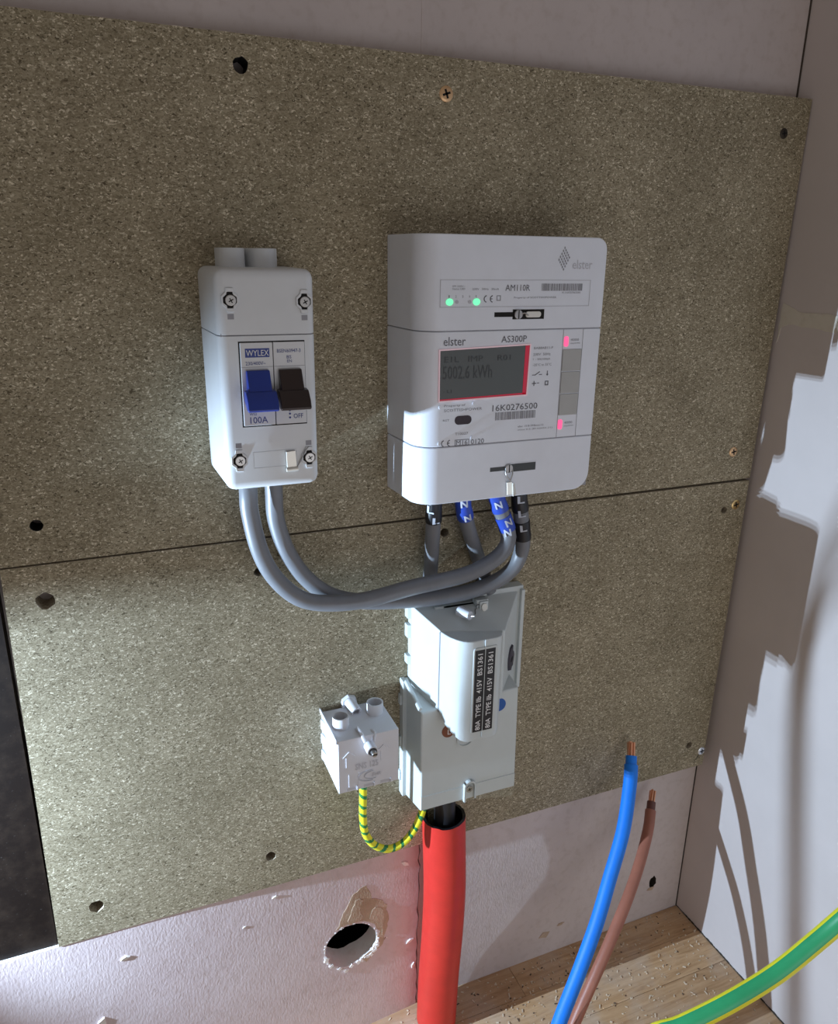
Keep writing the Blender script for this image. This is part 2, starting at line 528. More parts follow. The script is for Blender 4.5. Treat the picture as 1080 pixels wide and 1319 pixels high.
# black backing added behind the sheets to keep world light out of the holes
bm = bmesh.new()
box(bm, -0.95, XW + 0.02, 0.06, 0.08, -0.1, 1.6)
box(bm, -0.95, XW + 0.02, 0.0126, 0.06, -0.06, -0.021)
box(bm, -0.95, XW + 0.02, 0.0126, 0.06, 1.5, 1.6)
box(bm, -0.98, -0.9, 0.0, 0.08, -0.1, 1.6)
obj('cavity_backing', bm, HOLE_SHADE, wall_back, smooth=False, label='black backing added behind the plaster')

# white crumbs of plaster round the hole rim
bm = bmesh.new()
for i in range(70):
    t = R.uniform(0, len(pit)); a = pit[int(t) % len(pit)]; b = pit[(int(t) + 1) % len(pit)]
    f = t - int(t)
    x = a[0] + (b[0] - a[0]) * f; z = a[1] + (b[1] - a[1]) * f
    low = z < 0.112
    s = R.uniform(0.0004, 0.0014) * (1.6 if low else 0.7)
    x += (x - 0.166) * 0.04; z += (z - 0.115) * 0.04 - (R.uniform(0, 0.004) if (low and x > 0.155) else 0)
    mt4 = Matrix.Translation((x, PF - 0.0004, z)) @ Matrix.Rotation(R.uniform(0, 6), 4, 'Y') @ Matrix.Diagonal((s * R.uniform(0.7, 1.8), s * 0.5, s * R.uniform(0.6, 1.2), 1))
    bmesh.ops.create_cube(bm, size=1.5, matrix=mt4)
o = obj('plaster_crumbs', bm, CHALK, wall_back, smooth=False)
o['kind'] = 'stuff'

# torn paper: ragged layered flakes round the hole
def ragged(pts, y0, t, seed, amt=0.0012):
    q = random.Random(seed)
    out = []
    for i in range(len(pts)):
        a = Vector(pts[i]); b = Vector(pts[(i + 1) % len(pts)])
        n = max(2, int((b - a).length / 0.004))
        for k in range(n):
            p = a.lerp(b, k / n)
            out.append((p.x + q.uniform(-amt, amt), p.y + q.uniform(-amt, amt)))
    bm = bmesh.new()
    vs = [bm.verts.new((x, y0 - t, z)) for x, z in out]
    ed = [bm.edges.new((vs[i], vs[(i + 1) % len(vs)])) for i in range(len(vs))]
    bmesh.ops.triangle_fill(bm, edges=ed, use_beauty=True)
    bk = [bm.verts.new((x, y0, z)) for x, z in out]
    for i in range(len(vs)):
        j = (i + 1) % len(vs)
        bm.faces.new((vs[i], vs[j], bk[j], bk[i]))
    return bm
torn1 = [(0.1515, 0.139), (0.157, 0.153), (0.1635, 0.167), (0.1725, 0.178), (0.1815, 0.181), (0.187, 0.173), (0.1885, 0.163), (0.1965, 0.159), (0.2035, 0.147), (0.2055, 0.128), (0.2025, 0.112), (0.1965, 0.0985), (0.190, 0.098), (0.1945, 0.108), (0.1955, 0.118), (0.191, 0.1285), (0.184, 0.1355), (0.175, 0.140), (0.1655, 0.1412), (0.158, 0.1412)]
obj('torn_paper', ragged(torn1, PF, 0.0004, 1), PAPER, wall_back, smooth=False, label='torn brown paper round the hole')
torn2 = [(0.163, 0.1425), (0.166, 0.156), (0.1715, 0.168), (0.1775, 0.165), (0.176, 0.152), (0.179, 0.1425)]
obj('torn_paper', ragged(torn2, PF - 0.0004, 0.0006, 2, 0.0015), PAPER, wall_back, smooth=False)
torn3 = [(0.186, 0.1385), (0.1885, 0.150), (0.1975, 0.149), (0.2005, 0.134), (0.199, 0.114), (0.1965, 0.124), (0.193, 0.1315)]
obj('torn_paper', ragged(torn3, PF - 0.0004, 0.0005, 3, 0.0012), PAPER, wall_back, smooth=False)
torn4 = [(0.1795, 0.095), (0.1765, 0.0915), (0.181, 0.0862), (0.196, 0.0975), (0.2035, 0.107), (0.1965, 0.1065), (0.188, 0.0985)]
obj('torn_paper', ragged(torn4, PF, 0.0005, 4, 0.001), PAPER, wall_back, smooth=False)
# small lifted flakes of plaster skin on the sheet
for i, (x, z, a, s) in enumerate(((-0.0338, 0.1884, 0.3, 0.0042), (-0.0593, 0.1255, 1.2, 0.0075), (0.0945, 0.2035, 0.2, 0.003), (0.0655, 0.181, 0.5, 0.0018), (0.2235, 0.1905, -0.7, 0.005), (0.229, 0.09, 0.4, 0.0045), (0.2335, 0.055, 1.4, 0.004))):
    bm = bmesh.new()
    ca, sa = math.cos(a), math.sin(a)
    pts = [(-1, -0.2), (0.1, -0.55), (1, -0.1), (0.35, 0.4), (-0.5, 0.35)]
    q = [(x + (u * ca - w * sa) * s, z + (u * sa + w * ca) * s) for u, w in pts]
    va = [bm.verts.new((p[0], PF + 0.0002, p[1])) for p in q]
    vb = [bm.verts.new((p[0], PF - 0.0003 - s * (0.05 + 0.28 * k / 4), p[1])) for k, p in enumerate(q)]
    for k in range(5):
        bm.faces.new((va[k], va[(k + 1) % 5], vb[(k + 1) % 5], vb[k]))
    bm.faces.new(vb)
    bm.faces.new(va[::-1])
    obj('plaster_flake', bm, CHALK, wall_back, smooth=False)
# the left sheet leans back towards the pipe: shear it and everything fixed to it
for o in wall_back.children:
    if o.name.startswith(('torn_paper', 'plaster_flake', 'plaster_crumbs')) or o is sheet:
        for v in o.data.vertices:
            if v.co.y < 0.01:
                v.co.y += 0.0132 * min(1.0, max(0.0, (v.co.x + 0.02) / 0.26)) ** 1.8
# small dug marks near the floor
for x, z, w_, h_ in ((0.3941, 0.0287, 0.0075, 0.004), (0.4150, 0.0365, 0.005, 0.002), (0.5405, 0.041, 0.006, 0.0025)):
    bm = ragged([(x - w_, z - h_ * 0.4), (x + w_ * 0.4, z - h_), (x + w_, z + h_ * 0.6), (x - w_ * 0.3, z + h_)], -0.003 * (0.5845 - x) / 0.345, 0.0004, int(x * 1000), 0.0006)
    obj('scuff_mark', bm, PAPER, wall_back, smooth=False)
# paper-tape ridge over the sheet joint above the board
bm = bmesh.new()
box(bm, 0.2318, 0.2326, -0.0003, 0.0, 0.86, 1.5)
obj('joint_ridge', bm, PLASTER, wall_back, smooth=False)

bm = bmesh.new()
box(bm, XW, XW + 0.012, -1.3, 0.02, -0.02, 1.5)
wall_right = meta(obj('wall_right', bm, PLASTER_R, smooth=False), kind='structure')
def on_right(pts, t, seed, name, mat, amt=0.0008):
    q = random.Random(seed)
    out = []
    for i in range(len(pts)):
        a = Vector(pts[i]); b = Vector(pts[(i + 1) % len(pts)])
        n = max(1, int((b - a).length / 0.006))
        for k in range(n):
            p = a.lerp(b, k / n)
            out.append((p.x + q.uniform(-amt, amt), p.y + q.uniform(-amt, amt)))
    bm = bmesh.new()
    vs = [bm.verts.new((XW - t, y, z)) for y, z in out]
    ed = [bm.edges.new((vs[i], vs[(i + 1) % len(vs)])) for i in range(len(vs))]
    bmesh.ops.triangle_fill(bm, edges=ed, use_beauty=True)
    bk = [bm.verts.new((XW, y, z)) for y, z in out]
    for i in range(len(vs)):
        j = (i + 1) % len(vs)
        bm.faces.new((vs[i], vs[j], bk[j], bk[i]))
    return obj(name, bm, mat, wall_right, smooth=False)
on_right([(-0.0195, 0.7085), (-0.021, 0.7155), (-0.034, 0.7115), (-0.0395, 0.7091), (-0.0643, 0.7094), (-0.130, 0.7079), (-0.130, 0.6935), (-0.0785, 0.6949), (-0.051, 0.6965), (-0.03, 0.6975), (-0.0225, 0.6935), (-0.0195, 0.68)], 0.0004, 5, 'filler_patch', FILLER, 0.0006)['label'] = 'pale filler band across the wall'
# dark broken sealant along the foot of the right wall and in the corner
bm = bmesh.new()
for i in range(46):
    y = -0.004 - i * 0.0052
    s = R.uniform(0.0004, 0.0011)
    mt4 = Matrix.Translation((XW - s * 0.4, y, 0.0004 + s * 0.6)) @ Matrix.Diagonal((s, 0.0036, s * R.uniform(0.8, 1.6), 1))
    bmesh.ops.create_icosphere(bm, subdivisions=1, radius=1.0, matrix=mt4)
obj('dark_sealant', bm, DIRT_SHADE, wall_right, smooth=False)
bm = bmesh.new()
box(bm, XW - 0.0009, XW, -0.0009, 0.0, 0.0, 0.226)
box(bm, XW - 0.0011, XW, -0.0011, 0.0, 0.87, 1.5)
obj('corner_crack', bm, DIRT_SHADE, wall_right, smooth=False)

# wooden shelf board under it all: staves
bm = bmesh.new()
box(bm, -0.9, XW, -1.3, 0.0125, -0.03, -0.0045)
floor = meta(obj('floor', bm, WOOD, smooth=False), kind='structure')
y = 0.0
first = None
row = 0
while y > -0.75:
    wdt = [0.040, 0.044, 0.038, 0.046][row % 4]
    x = XW - 0.0004
    k = 0
    while x > -0.85:
        ln = R.uniform(0.13, 0.36)
        bm = bmesh.new()
        dz = R.uniform(-0.00012, 0.0)
        box(bm, max(-0.88, x - ln) + 0.00025, x, max(y - wdt + 0.00025, -1.25), y if row else -0.0006, -0.0046, dz)
        obj('stave', bm, WOOD, floor, smooth=False, bev=0.0003, seg=1)
        x -= ln
        k += 1
    y -= wdt
    row += 1
# sawdust, splinters and crumbs lying on the staves
def debris(name, n, mat, smin, smax, area, seed):
    q = random.Random(seed)
    bm = bmesh.new()
    for i in range(n):
        x = q.uniform(*area[0]); y = -abs(q.gauss(0, 1)) * area[1] - 0.003
        if y < -0.4 or x > XW - 0.004:
            continue
        s = q.uniform(smin, smax)
        l = s * q.uniform(1.0, 3.2)
        mt4 = Matrix.Translation((x, y, s * 0.28 + 0.0001)) @ Matrix.Rotation(q.uniform(0, 6.28), 4, 'Z') @ Matrix.Rotation(q.uniform(-0.3, 0.3), 4, 'Y') @ Matrix.Diagonal((l, s, s * 0.6, 1))
        bmesh.ops.create_cube(bm, size=1.0, matrix=mt4)
    o = obj(name, bm, mat, smooth=False)
    return o
o = debris('sawdust', 1000, CHIPS, 0.0003, 0.0014, ((0.2, 0.58), 0.12), 11)
meta(o, 'pale sawdust and splinters scattered over the wooden shelf', 'sawdust', kind='stuff')
o = debris('dark_crumbs', 110, CHIPS_DARK, 0.0003, 0.0011, ((0.25, 0.58), 0.05), 12)
meta(o, 'dark crumbs of dirt along the back of the wooden shelf', 'dirt', kind='stuff')

# ------------------------------------------------------------------ boards
BY = -0.018
def screw_on(parent, x, z, y, r, mat, rot=0.3, label=None, sink=0.0):
    bm = bmesh.new()
    tube_pts = [(0, 0.0), (r * 0.55, 0.0), (r, 0.0004), (r, 0.0009)]
    n = 20
    rings = []
    for rr, d in ((r, 0.0010), (r, 0.0006), (r * 0.9, 0.0002), (r * 0.6, 0.0)):
        rings.append([bm.verts.new((x + rr * math.cos(2 * math.pi * k / n), y - 0.0009 + d + sink, z + rr * math.sin(2 * math.pi * k / n))) for k in range(n)])
    for a, b in zip(rings[:-1], rings[1:]):
        for k in range(n):
            bm.faces.new((a[k], a[(k + 1) % n], b[(k + 1) % n], b[k]))
    bm.faces.new(rings[-1])
    o = obj('screw', bm, mat, parent, label=label)
    bm = bmesh.new()
    for a in (rot, rot + math.pi / 2):
        d = Vector((math.cos(a), math.sin(a))); nn = Vector((-d.y, d.x)) * r * 0.14
        c = Vector((x, z))
        prism_y(bm, [tuple(c - d * r * 0.58 - nn), tuple(c + d * r * 0.58 - nn), tuple(c + d * r * 0.58 + nn), tuple(c - d * r * 0.58 + nn)], y - 0.00105 + sink, y - 0.0006 + sink)
    obj('cross_slot', bm, HOLE_SHADE, o, smooth=False)
    return o

up = thing('chipboard_panel', (0.25, 0.0, 0.5478), 'upper chipboard backing panel carrying the meter and the isolator switch', 'board')
def rx(z):
    return 0.5738 + (z - 0.2195) * (0.5836 - 0.5738) / (0.882 - 0.2195)
holes = [jag(0.1019, 0.8641, 0.0050, 14, 0.12, None, 1), jag(-0.0513, 0.5758, 0.0042, 14, 0.05, None, 2)]
obj('board', sheet_with_holes([(-0.32, 0.5477), (rx(0.5498), 0.5499), (rx(0.882), 0.8829), (-0.32, 0.8808)], holes, BY, -0.0004), [CHIP, HOLE_SHADE, CHIP_EDGE], up, smooth=False)
screw_on(up, 0.2437, 0.8594, BY, 0.0052, BRONZE, 0.35, 'bronze cross-head screw at the top edge')
screw_on(up, 0.5573, 0.8548, BY, 0.0042, DARKSCREW, 0.2, 'dark sunken screw in the top corner')
screw_on(up, 0.5527, 0.5783, BY, 0.0048, BRONZE, 0.2, 'bronze cross-head screw above the joint')
low = thing('chipboard_panel', (0.25, 0.0, 0.2195), 'lower chipboard backing panel carrying the cut-out and the earth block', 'board')
holes = [jag(-0.0525, 0.5205, 0.0062, 12, 0.14, None, 3), jag(0.0922, 0.2526, 0.0047, 12, 0.12, None, 4), jag(-0.0496, 0.2494, 0.0055, 12, 0.14, None, 5),
         jag(0.5517, 0.5197, 0.0036, 12, 0.06, None, 6), jag(0.5505, 0.2498, 0.0040, 12, 0.06, None, 7), jag(0.2511, 0.5334, 0.0040, 12, 0.06, None, 8), jag(0.0953, 0.5205, 0.0035, 12, 0.08, None, 9)]
obj('board', sheet_with_holes([(-0.0808, 0.2198), (rx(0.2195), 0.2192), (rx(0.547), 0.5474), (-0.0775, 0.5470)], holes, BY, -0.0004), [CHIP, CHIP_EDGE, CHIP_EDGE], low, smooth=False)
screw_on(low, 0.5656, 0.5238, BY, 0.0050, BRASS, 0.25, 'brassy cross-head screw under the joint')
screw_on(low, 0.5696, 0.2379, BY, 0.0050, ZINC, 0.1, 'bright zinc screw in the bottom corner')
bm = bmesh.new()   # drill crack at the bright screw
prism_y(bm, [(0.5662, 0.2345), (0.5670, 0.2335), (0.5600, 0.2232)], BY - 0.0001, BY)
obj('split', bm, HOLE_SHADE, low, smooth=False)

dk = meta(obj('dark_side_panel', (lambda b: (box(b, -0.6, -0.0818, -0.0150, -0.0004, 0.2198, 0.5460), b)[1])(bmesh.new()), DARKPANEL, smooth=False), 'dark brown side panel left of the lower chipboard', 'panel')

# ------------------------------------------------------------------ electricity meter
MY = -0.075
mt_ = thing('electricity_meter', (0.275, BY, 0.579), 'white electricity meter with a dark display and green lights on the upper board', 'meter')
X0, X1 = 0.2000, 0.3498
prof = [(X0, BY)] + [(X0 + 0.0022, -0.058)] + [(x, y) for x, y in arc(X0 + 0.0022 + 0.0165, -0.0585, 0.0165, 180, 270, 9)][0:] + [(X1 - 0.001, MY), (X1 + 0.0012, BY)]
def meter_piece(name, z0, z1, corner=None, rad=0.01, label=None):
    bm = bmesh.new()
    va, vb = prism_z(bm, prof, z0, z1)
    ring = vb if corner == 'top' else va
    if corner:
        e = [x for x in bm.edges if set(x.verts) == {ring[-1], ring[-2]}]
        bmesh.ops.bevel(bm, geom=e, offset=rad, segments=7, profile=0.5, affect='EDGES')
    return obj(name, bm, WHITE, mt_, bev=0.0007, seg=2, label=label)
meter_piece('communications_module', 0.7032, 0.7661, 'top', 0.0085)
meter_piece('meter_body', 0.6218, 0.7026)
meter_piece('terminal_cover', 0.5785, 0.6212, 'bottom', 0.0135)
bm = bmesh.new()
prism_z(bm, [(x + (0.0012 if x < 0.3 else -0.0012), y + (0.0009 if y < -0.03 else 0)) for x, y in prof], 0.581, 0.762)
obj('seam_core', bm, LINEGREY, mt_, smooth=False)
# engraved diamond emblem and name at top right
bm = bmesh.new()
cxl, czl = 0.3128, 0.7515
for i in range(5):
    for j in range(5):
        u = (i - 2) * 0.0021; w_ = (j - 2) * 0.0021
        x = cxl + (u + w_) * 0.50; z = czl + (w_ - u) * 0.86 + (u + w_) * 0.10
        s = 0.00078
        prism_y(bm, [(x - s * 0.75, z), (x, z - s * 1.3), (x + s * 0.75, z), (x, z + s * 1.3)], MY - 0.0002, MY)
obj('diamond_emblem', bm, PRINT_SOFT, mt_, smooth=False)
text_obj('printed_text', 'elster', EMBOSS, mt_, 0.3202, 0.7446, 0.0165, 0.0062, MY)
# upper information panel
obj('panel_outline', frame_bm(0.2172, 0.3366, 0.7188, 0.7370, 0.00035, MY), EMBOSS, mt_, smooth=False)
text_obj('printed_text', 'AM110R', PRINT, mt_, 0.2668, 0.7296, 0.0195, 0.0042, MY)
text_obj('printed_text', 'SM 230V~', PRINT_SOFT, mt_, 0.2262, 0.7322, 0.0095, 0.0011, MY)
text_obj('printed_text', 'Status LED', PRINT_SOFT, mt_, 0.2262, 0.7304, 0.0095, 0.0012, MY)
text_obj('printed_text', '230V   50Hz   20mA', PRINT_SOFT, mt_, 0.2412, 0.7302, 0.0205, 0.0013, MY)
for i in range(5):
    text_obj('printed_text', str(i + 1), PRINT_SOFT, mt_, 0.2235 + i * 0.0051, 0.7252, 0.0008, 0.0016, MY)
text_obj('printed_text', 'Property of SCOTTISHPOWER', PRINT_SOFT, mt_, 0.2738, 0.7241, 0.0345, 0.0016, MY)
text_obj('printed_text', 'K160276500', PRINT_SOFT, mt_, 0.3130, 0.7277, 0.0155, 0.0013, MY)
def barcode(x0, x1, z0, z1, seed):
    q = random.Random(seed)
    bm = bmesh.new()
    x = x0
    while x < x1 - 0.0003:
        w_ = q.choice((0.00028, 0.00028, 0.00055, 0.00085))
        plate(bm, x, min(x + w_, x1), z0, z1, MY, 0.0002)
        x += w_ + q.choice((0.0003, 0.0003, 0.0006))
    obj('barcode', bm, PRINT_SOFT, mt_, smooth=False)
barcode(0.2958, 0.3298, 0.7296, 0.7345, 1)
def ce_mark(x, z, h, parent, y):
    bm = bmesh.new()
    for cx, ang0, ang1 in ((x + h * 0.5, 100, 260), (x + h * 1.45, 100, 260)):
        o_ = arc(cx, z + h / 2, h / 2, ang0, ang1, 8); i_ = arc(cx, z + h / 2, h / 2 * 0.74, ang0, ang1, 8)
        prism_y(bm, o_ + i_[::-1], y - 0.0002, y)
    plate(bm, x + h * 0.98, x + h * 1.34, z + h * 0.44, z + h * 0.56, y, 0.0002)
    obj('approval_mark', bm, PRINT, parent, smooth=False)
ce_mark(0.2502, 0.7218, 0.0050, mt_, MY)
bm = frame_bm(0.2602, 0.2634, 0.7230, 0.7266, 0.0005, MY)
obj('double_square_mark', bm, PRINT_SOFT, mt_, smooth=False)
for x in (0.2243, 0.2447):
    bm = bmesh.new()
    prism_y(bm, circ(x, 0.7224, 0.0027, 16, 0.0023), MY - 0.0004, MY)
    obj('indicator_light', bm, LEDGREEN, mt_, smooth=False, label='green lit indicator')
for x in (0.2298, 0.2395):
    bm = bmesh.new()
    prism_y(bm, circ(x, 0.7224, 0.0013, 12, 0.0012), MY - 0.0003, MY)
    obj('indicator_light', bm, EMBOSS, mt_, smooth=False, label='unlit indicator')
# upper sealing slot with screw and loop
def seal_slot(x0, x1, z0, z1, xs, loop):
    bm = bmesh.new()
    zc = (z0 + z1) / 2
    plate(bm, x0 - 0.0045, x0 + 0.010, zc - 0.0016, zc + 0.0016, MY, 0.0002)
    plate(bm, x0 + 0.010, x1, z0, z1, MY, 0.0002)
    obj('seal_slot', bm, LCD_SEG if not loop else HOLE_SHADE, mt_, smooth=False)
    bm = bmesh.new()
    ring_y(bm, [(x1 + 0.0006, z1 + 0.0006), (x0 + 0.012, z1 + 0.0006), (x0 + 0.012, z0 - 0.0006), (x1 + 0.0006, z0 - 0.0006)], [(x1, z1), (x0 + 0.012, z1), (x0 + 0.012, z0), (x1, z0)], MY - 0.0004, MY)
    obj('slot_rim', bm, WHITE, mt_, smooth=False)
    bm = bmesh.new()
    prism_y(bm, circ(xs, zc, 0.0033, 20), MY - 0.0020, MY)
    sc = obj('seal_screw', bm, METAL, mt_, bev=0.0005)
    bm = bmesh.new()
    plate(bm, xs - 0.0004, xs + 0.0004, zc - 0.0030, zc + 0.0030, MY - 0.0019, 0.0002)
    obj('slot', bm, HOLE_SHADE, sc, smooth=False)
    if loop:
        bm = bmesh.new()
        prism_y(bm, rrect(xs + 0.0060, x1 - 0.0030, zc - 0.0022, zc + 0.0020, 0.0018, 3), MY - 0.0014, MY - 0.0002)
        o = obj('seal_loop', bm, TAGM, mt_, bev=0.0003)
        bm = bmesh.new()
        path = catmull([(xs + 0.002, MY - 0.001, zc), (xs + 0.0045, MY - 0.0025, zc + 0.0010), (xs + 0.0075, MY - 0.0022, zc - 0.0006)], 0.0008)
        tube(bm, path, 0.0005, 8)
        obj('seal_wire', bm, METAL, mt_)
seal_slot(0.2635, 0.2990, 0.7102, 0.7170, 0.2775, True)
seal_slot(0.2655, 0.2998, 0.5981, 0.6043, 0.2763, False)
# hanging seal on the lower screw
bm = bmesh.new()
for dx in (-0.0028, 0.0028):
    tube(bm, catmull([(0.2763 + dx, MY - 0.0016, 0.6005), (0.2763 + dx * 0.95, MY - 0.0024, 0.5968), (0.2775, MY - 0.0022, 0.5915)], 0.0012), 0.00055, 8)
obj('seal_wire', bm, METAL, mt_)
bm = bmesh.new()
hexa(bm, [(0.2748, MY - 0.0024, 0.5905), (0.2785, MY - 0.0030, 0.5912), (0.2800, MY - 0.0030, 0.5812), (0.2755, MY - 0.0024, 0.5806)], [(0.2748, MY - 0.0010, 0.5905), (0.2785, MY - 0.0008, 0.5912), (0.2800, MY - 0.0008, 0.5812), (0.2755, MY - 0.0010, 0.5806)])
hexa(bm, [(0.2785, MY - 0.0044, 0.5905), (0.2818, MY - 0.0016, 0.5890), (0.2838, MY - 0.0016, 0.5802), (0.2795, MY - 0.0044, 0.5796)], [(0.2785, MY - 0.0032, 0.5905), (0.2818, MY - 0.0006, 0.5890), (0.2838, MY - 0.0006, 0.5802), (0.2795, MY - 0.0032, 0.5796)])
obj('seal_tag', bm, TAGM, mt_, smooth=False, bev=0.0002, label='creased silvery seal tag')
# display
dq = [(0.2180, 0.6899), (0.2888, 0.6920), (0.2878, 0.6563), (0.2183, 0.6551)]
def inset(q, d):
    c = Vector((sum(p[0] for p in q) / 4, sum(p[1] for p in q) / 4))
    return [(p[0] + (d if p[0] < c.x else -d), p[1] + (d if p[1] < c.y else -d)) for p in q]
bm = bmesh.new()
ring_y(bm, inset(dq, -0.0009), inset(dq, 0.0), MY - 0.0008, MY)
obj('display_rim', bm, PINK_GLOW, mt_, smooth=False, label='pale rim with a pink glow put into its material')
bm = bmesh.new()
prism_y(bm, dq, MY - 0.0003, MY)
scr = obj('display_screen', bm, LCD, mt_, smooth=False, label='dark grey display')
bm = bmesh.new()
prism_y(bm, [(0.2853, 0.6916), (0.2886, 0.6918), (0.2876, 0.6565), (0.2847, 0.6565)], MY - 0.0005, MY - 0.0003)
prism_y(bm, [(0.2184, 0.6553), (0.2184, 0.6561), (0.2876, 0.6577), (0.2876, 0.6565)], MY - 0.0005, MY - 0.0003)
obj('red_glow_strip', bm, RED_GLOW, scr, smooth=False, label='red glow strip standing in for LED light on the display edge')
text_obj('display_text', '5002.6 kWh', LCD_SEG, scr, 0.2205, 0.6700, 0.0385, 0.0092, MY - 0.0003)
text_obj('display_text', 'E1L   IMP     R01', LCD_SEG, scr, 0.2215, 0.6818, 0.0520, 0.0040, MY - 0.0003)
text_obj('display_text', '- L1', LCD_SEG, scr, 0.2210, 0.6606, 0.0065, 0.0022, MY - 0.0003)
# front printing
text_obj('printed_text', 'elster', PRINT, mt_, 0.2206, 0.6931, 0.0168, 0.0060, MY, bold=0.002)
text_obj('printed_text', 'AS300P', PRINT, mt_, 0.2655, 0.6943, 0.0205, 0.0046, MY, bold=0.003)
text_obj('printed_text', 'BAB8AB11-P', PRINT_SOFT, mt_, 0.2925, 0.6888, 0.0160, 0.0017, MY)
text_obj('printed_text', '230V  50Hz', PRINT_SOFT, mt_, 0.2922, 0.6842, 0.0145, 0.0018, MY)
text_obj('printed_text', '1 - 20(100)A', PRINT_SOFT, mt_, 0.2922, 0.6805, 0.0145, 0.0018, MY)
text_obj('printed_text', '-25°C to 55°C', PRINT_SOFT, mt_, 0.2925, 0.6767, 0.0155, 0.0018, MY)
bm = bmesh.new()
hline(bm, (0.2922, 0.6702), (0.2950, 0.6702), 0.0005, MY); hline(bm, (0.2945, 0.6700), (0.2985, 0.6725), 0.0006, MY)
hline(bm, (0.2980, 0.6704), (0.3005, 0.6704), 0.0005, MY); hline(bm, (0.3050, 0.6730), (0.3050, 0.6696), 0.0006, MY)
prism_y(bm, [(0.3040, 0.6706), (0.3060, 0.6706), (0.3050, 0.6692)], MY - 0.0002, MY)
hline(bm, (0.2925, 0.6640), (0.2960, 0.6640), 0.0006, MY); hline(bm, (0.2942, 0.6622), (0.2942, 0.6658), 0.0006, MY); hline(bm, (0.2968, 0.6642), (0.2985, 0.6642), 0.0005, MY)
ring_y(bm, [(0.3064, 0.6656), (0.3034, 0.6656), (0.3034, 0.6622), (0.3064, 0.6622)], [(0.3057, 0.6649), (0.3041, 0.6649), (0.3041, 0.6629), (0.3057, 0.6629)], MY - 0.0002, MY)
obj('circuit_symbols', bm, PRINT, mt_, smooth=False)
text_obj('printed_text', '16K0276500', PRINT, mt_, 0.2607, 0.6452, 0.0375, 0.0046, MY, bold=0.002)
barcode(0.2633, 0.2972, 0.6384, 0.6442, 2)
text_obj('printed_text', 'Property of', PRINT_SOFT, mt_, 0.2222, 0.6501, 0.0165, 0.0020, MY)
text_obj('printed_text', 'SCOTTISHPOWER', PRINT_SOFT, mt_, 0.2222, 0.6470, 0.0300, 0.0019, MY)
text_obj('printed_text', 'RST', PRINT_SOFT, mt_, 0.2215, 0.6402, 0.0050, 0.0014, MY)
text_obj('printed_text', 'T10027', PRINT_SOFT, mt_, 0.2312, 0.6296, 0.0105, 0.0018, MY)
ce_mark(0.2204, 0.6216, 0.0050, mt_, MY)
obj('number_box', frame_bm(0.2313, 0.2427, 0.6215, 0.6262, 0.0004, MY), PRINT, mt_, smooth=False)
text_obj('printed_text', 'M16', PRINT, mt_, 0.2324, 0.6222, 0.0090, 0.0034, MY)
text_obj('printed_text', '0120', PRINT, mt_, 0.2442, 0.6221, 0.0106, 0.0037, MY)
text_obj('printed_text', 'elec 10.8 058mm12', PRINT_SOFT, mt_, 0.2825, 0.6319, 0.0220, 0.0014, MY)
text_obj('printed_text', 'imex 0.5 (EI-62055-31)', PRINT_SOFT, mt_, 0.2825, 0.6292, 0.0300, 0.0014, MY)
bm = bmesh.new()
prism_y(bm, rrect(0.2307, 0.2440, 0.6372, 0.6436, 0.0030, 4), MY - 0.0003, MY)
obj('sensor_window', bm, new_mat('sensor_dark', (0.03, 0.018, 0.028), 0.2), mt_, smooth=False, label='dark oval sensor window')
for x, z in ((0.2188, 0.6508), (0.2450, 0.6522), (0.2186, 0.6245), (0.2445, 0.6270)):
    bm = bmesh.new()
    prism_y(bm, circ(x, z, 0.0009, 10, 0.0012), MY - 0.0009, MY)
    obj('moulded_pip', bm, WHITE, mt_, smooth=False)
# key strip on the right
bm = bmesh.new()
hline(bm, (0.3166, 0.6220), (0.3166, 0.7024), 0.0003, MY)
hline(bm, (0.3336, 0.6220), (0.3336, 0.7024), 0.0003, MY)
obj('strip_outline', bm, LINEGREY, mt_, smooth=False)
for z in (0.6718, 0.6552, 0.6386):
    bm = bmesh.new()
    prism_y(bm, rrect(0.3170, 0.3331, z + 0.0003, z + 0.0162, 0.0004, 2), MY - 0.0007, MY)
    obj('key_pad', bm, KEYGREY, mt_, bev=0.0002, seg=1)
for x, z in ((0.3193, 0.6937), (0.3190, 0.6318)):
    bm = bmesh.new()
    prism_y(bm, rrect(x - 0.0017, x + 0.0017, z - 0.0036, z + 0.0036, 0.0012, 3), MY - 0.0006, MY)
    obj('pulse_light', bm, LEDPINK, mt_, smooth=False, label='pink lit pulse light')
    text_obj('printed_text', '4000', PRINT_SOFT, mt_, x + 0.0037, z + 0.0002, 0.0072, 0.0018, MY)
    text_obj('printed_text', 'imp/kWh', PRINT_SOFT, mt_, x + 0.0037, z - 0.0022, 0.0085, 0.0013, MY)

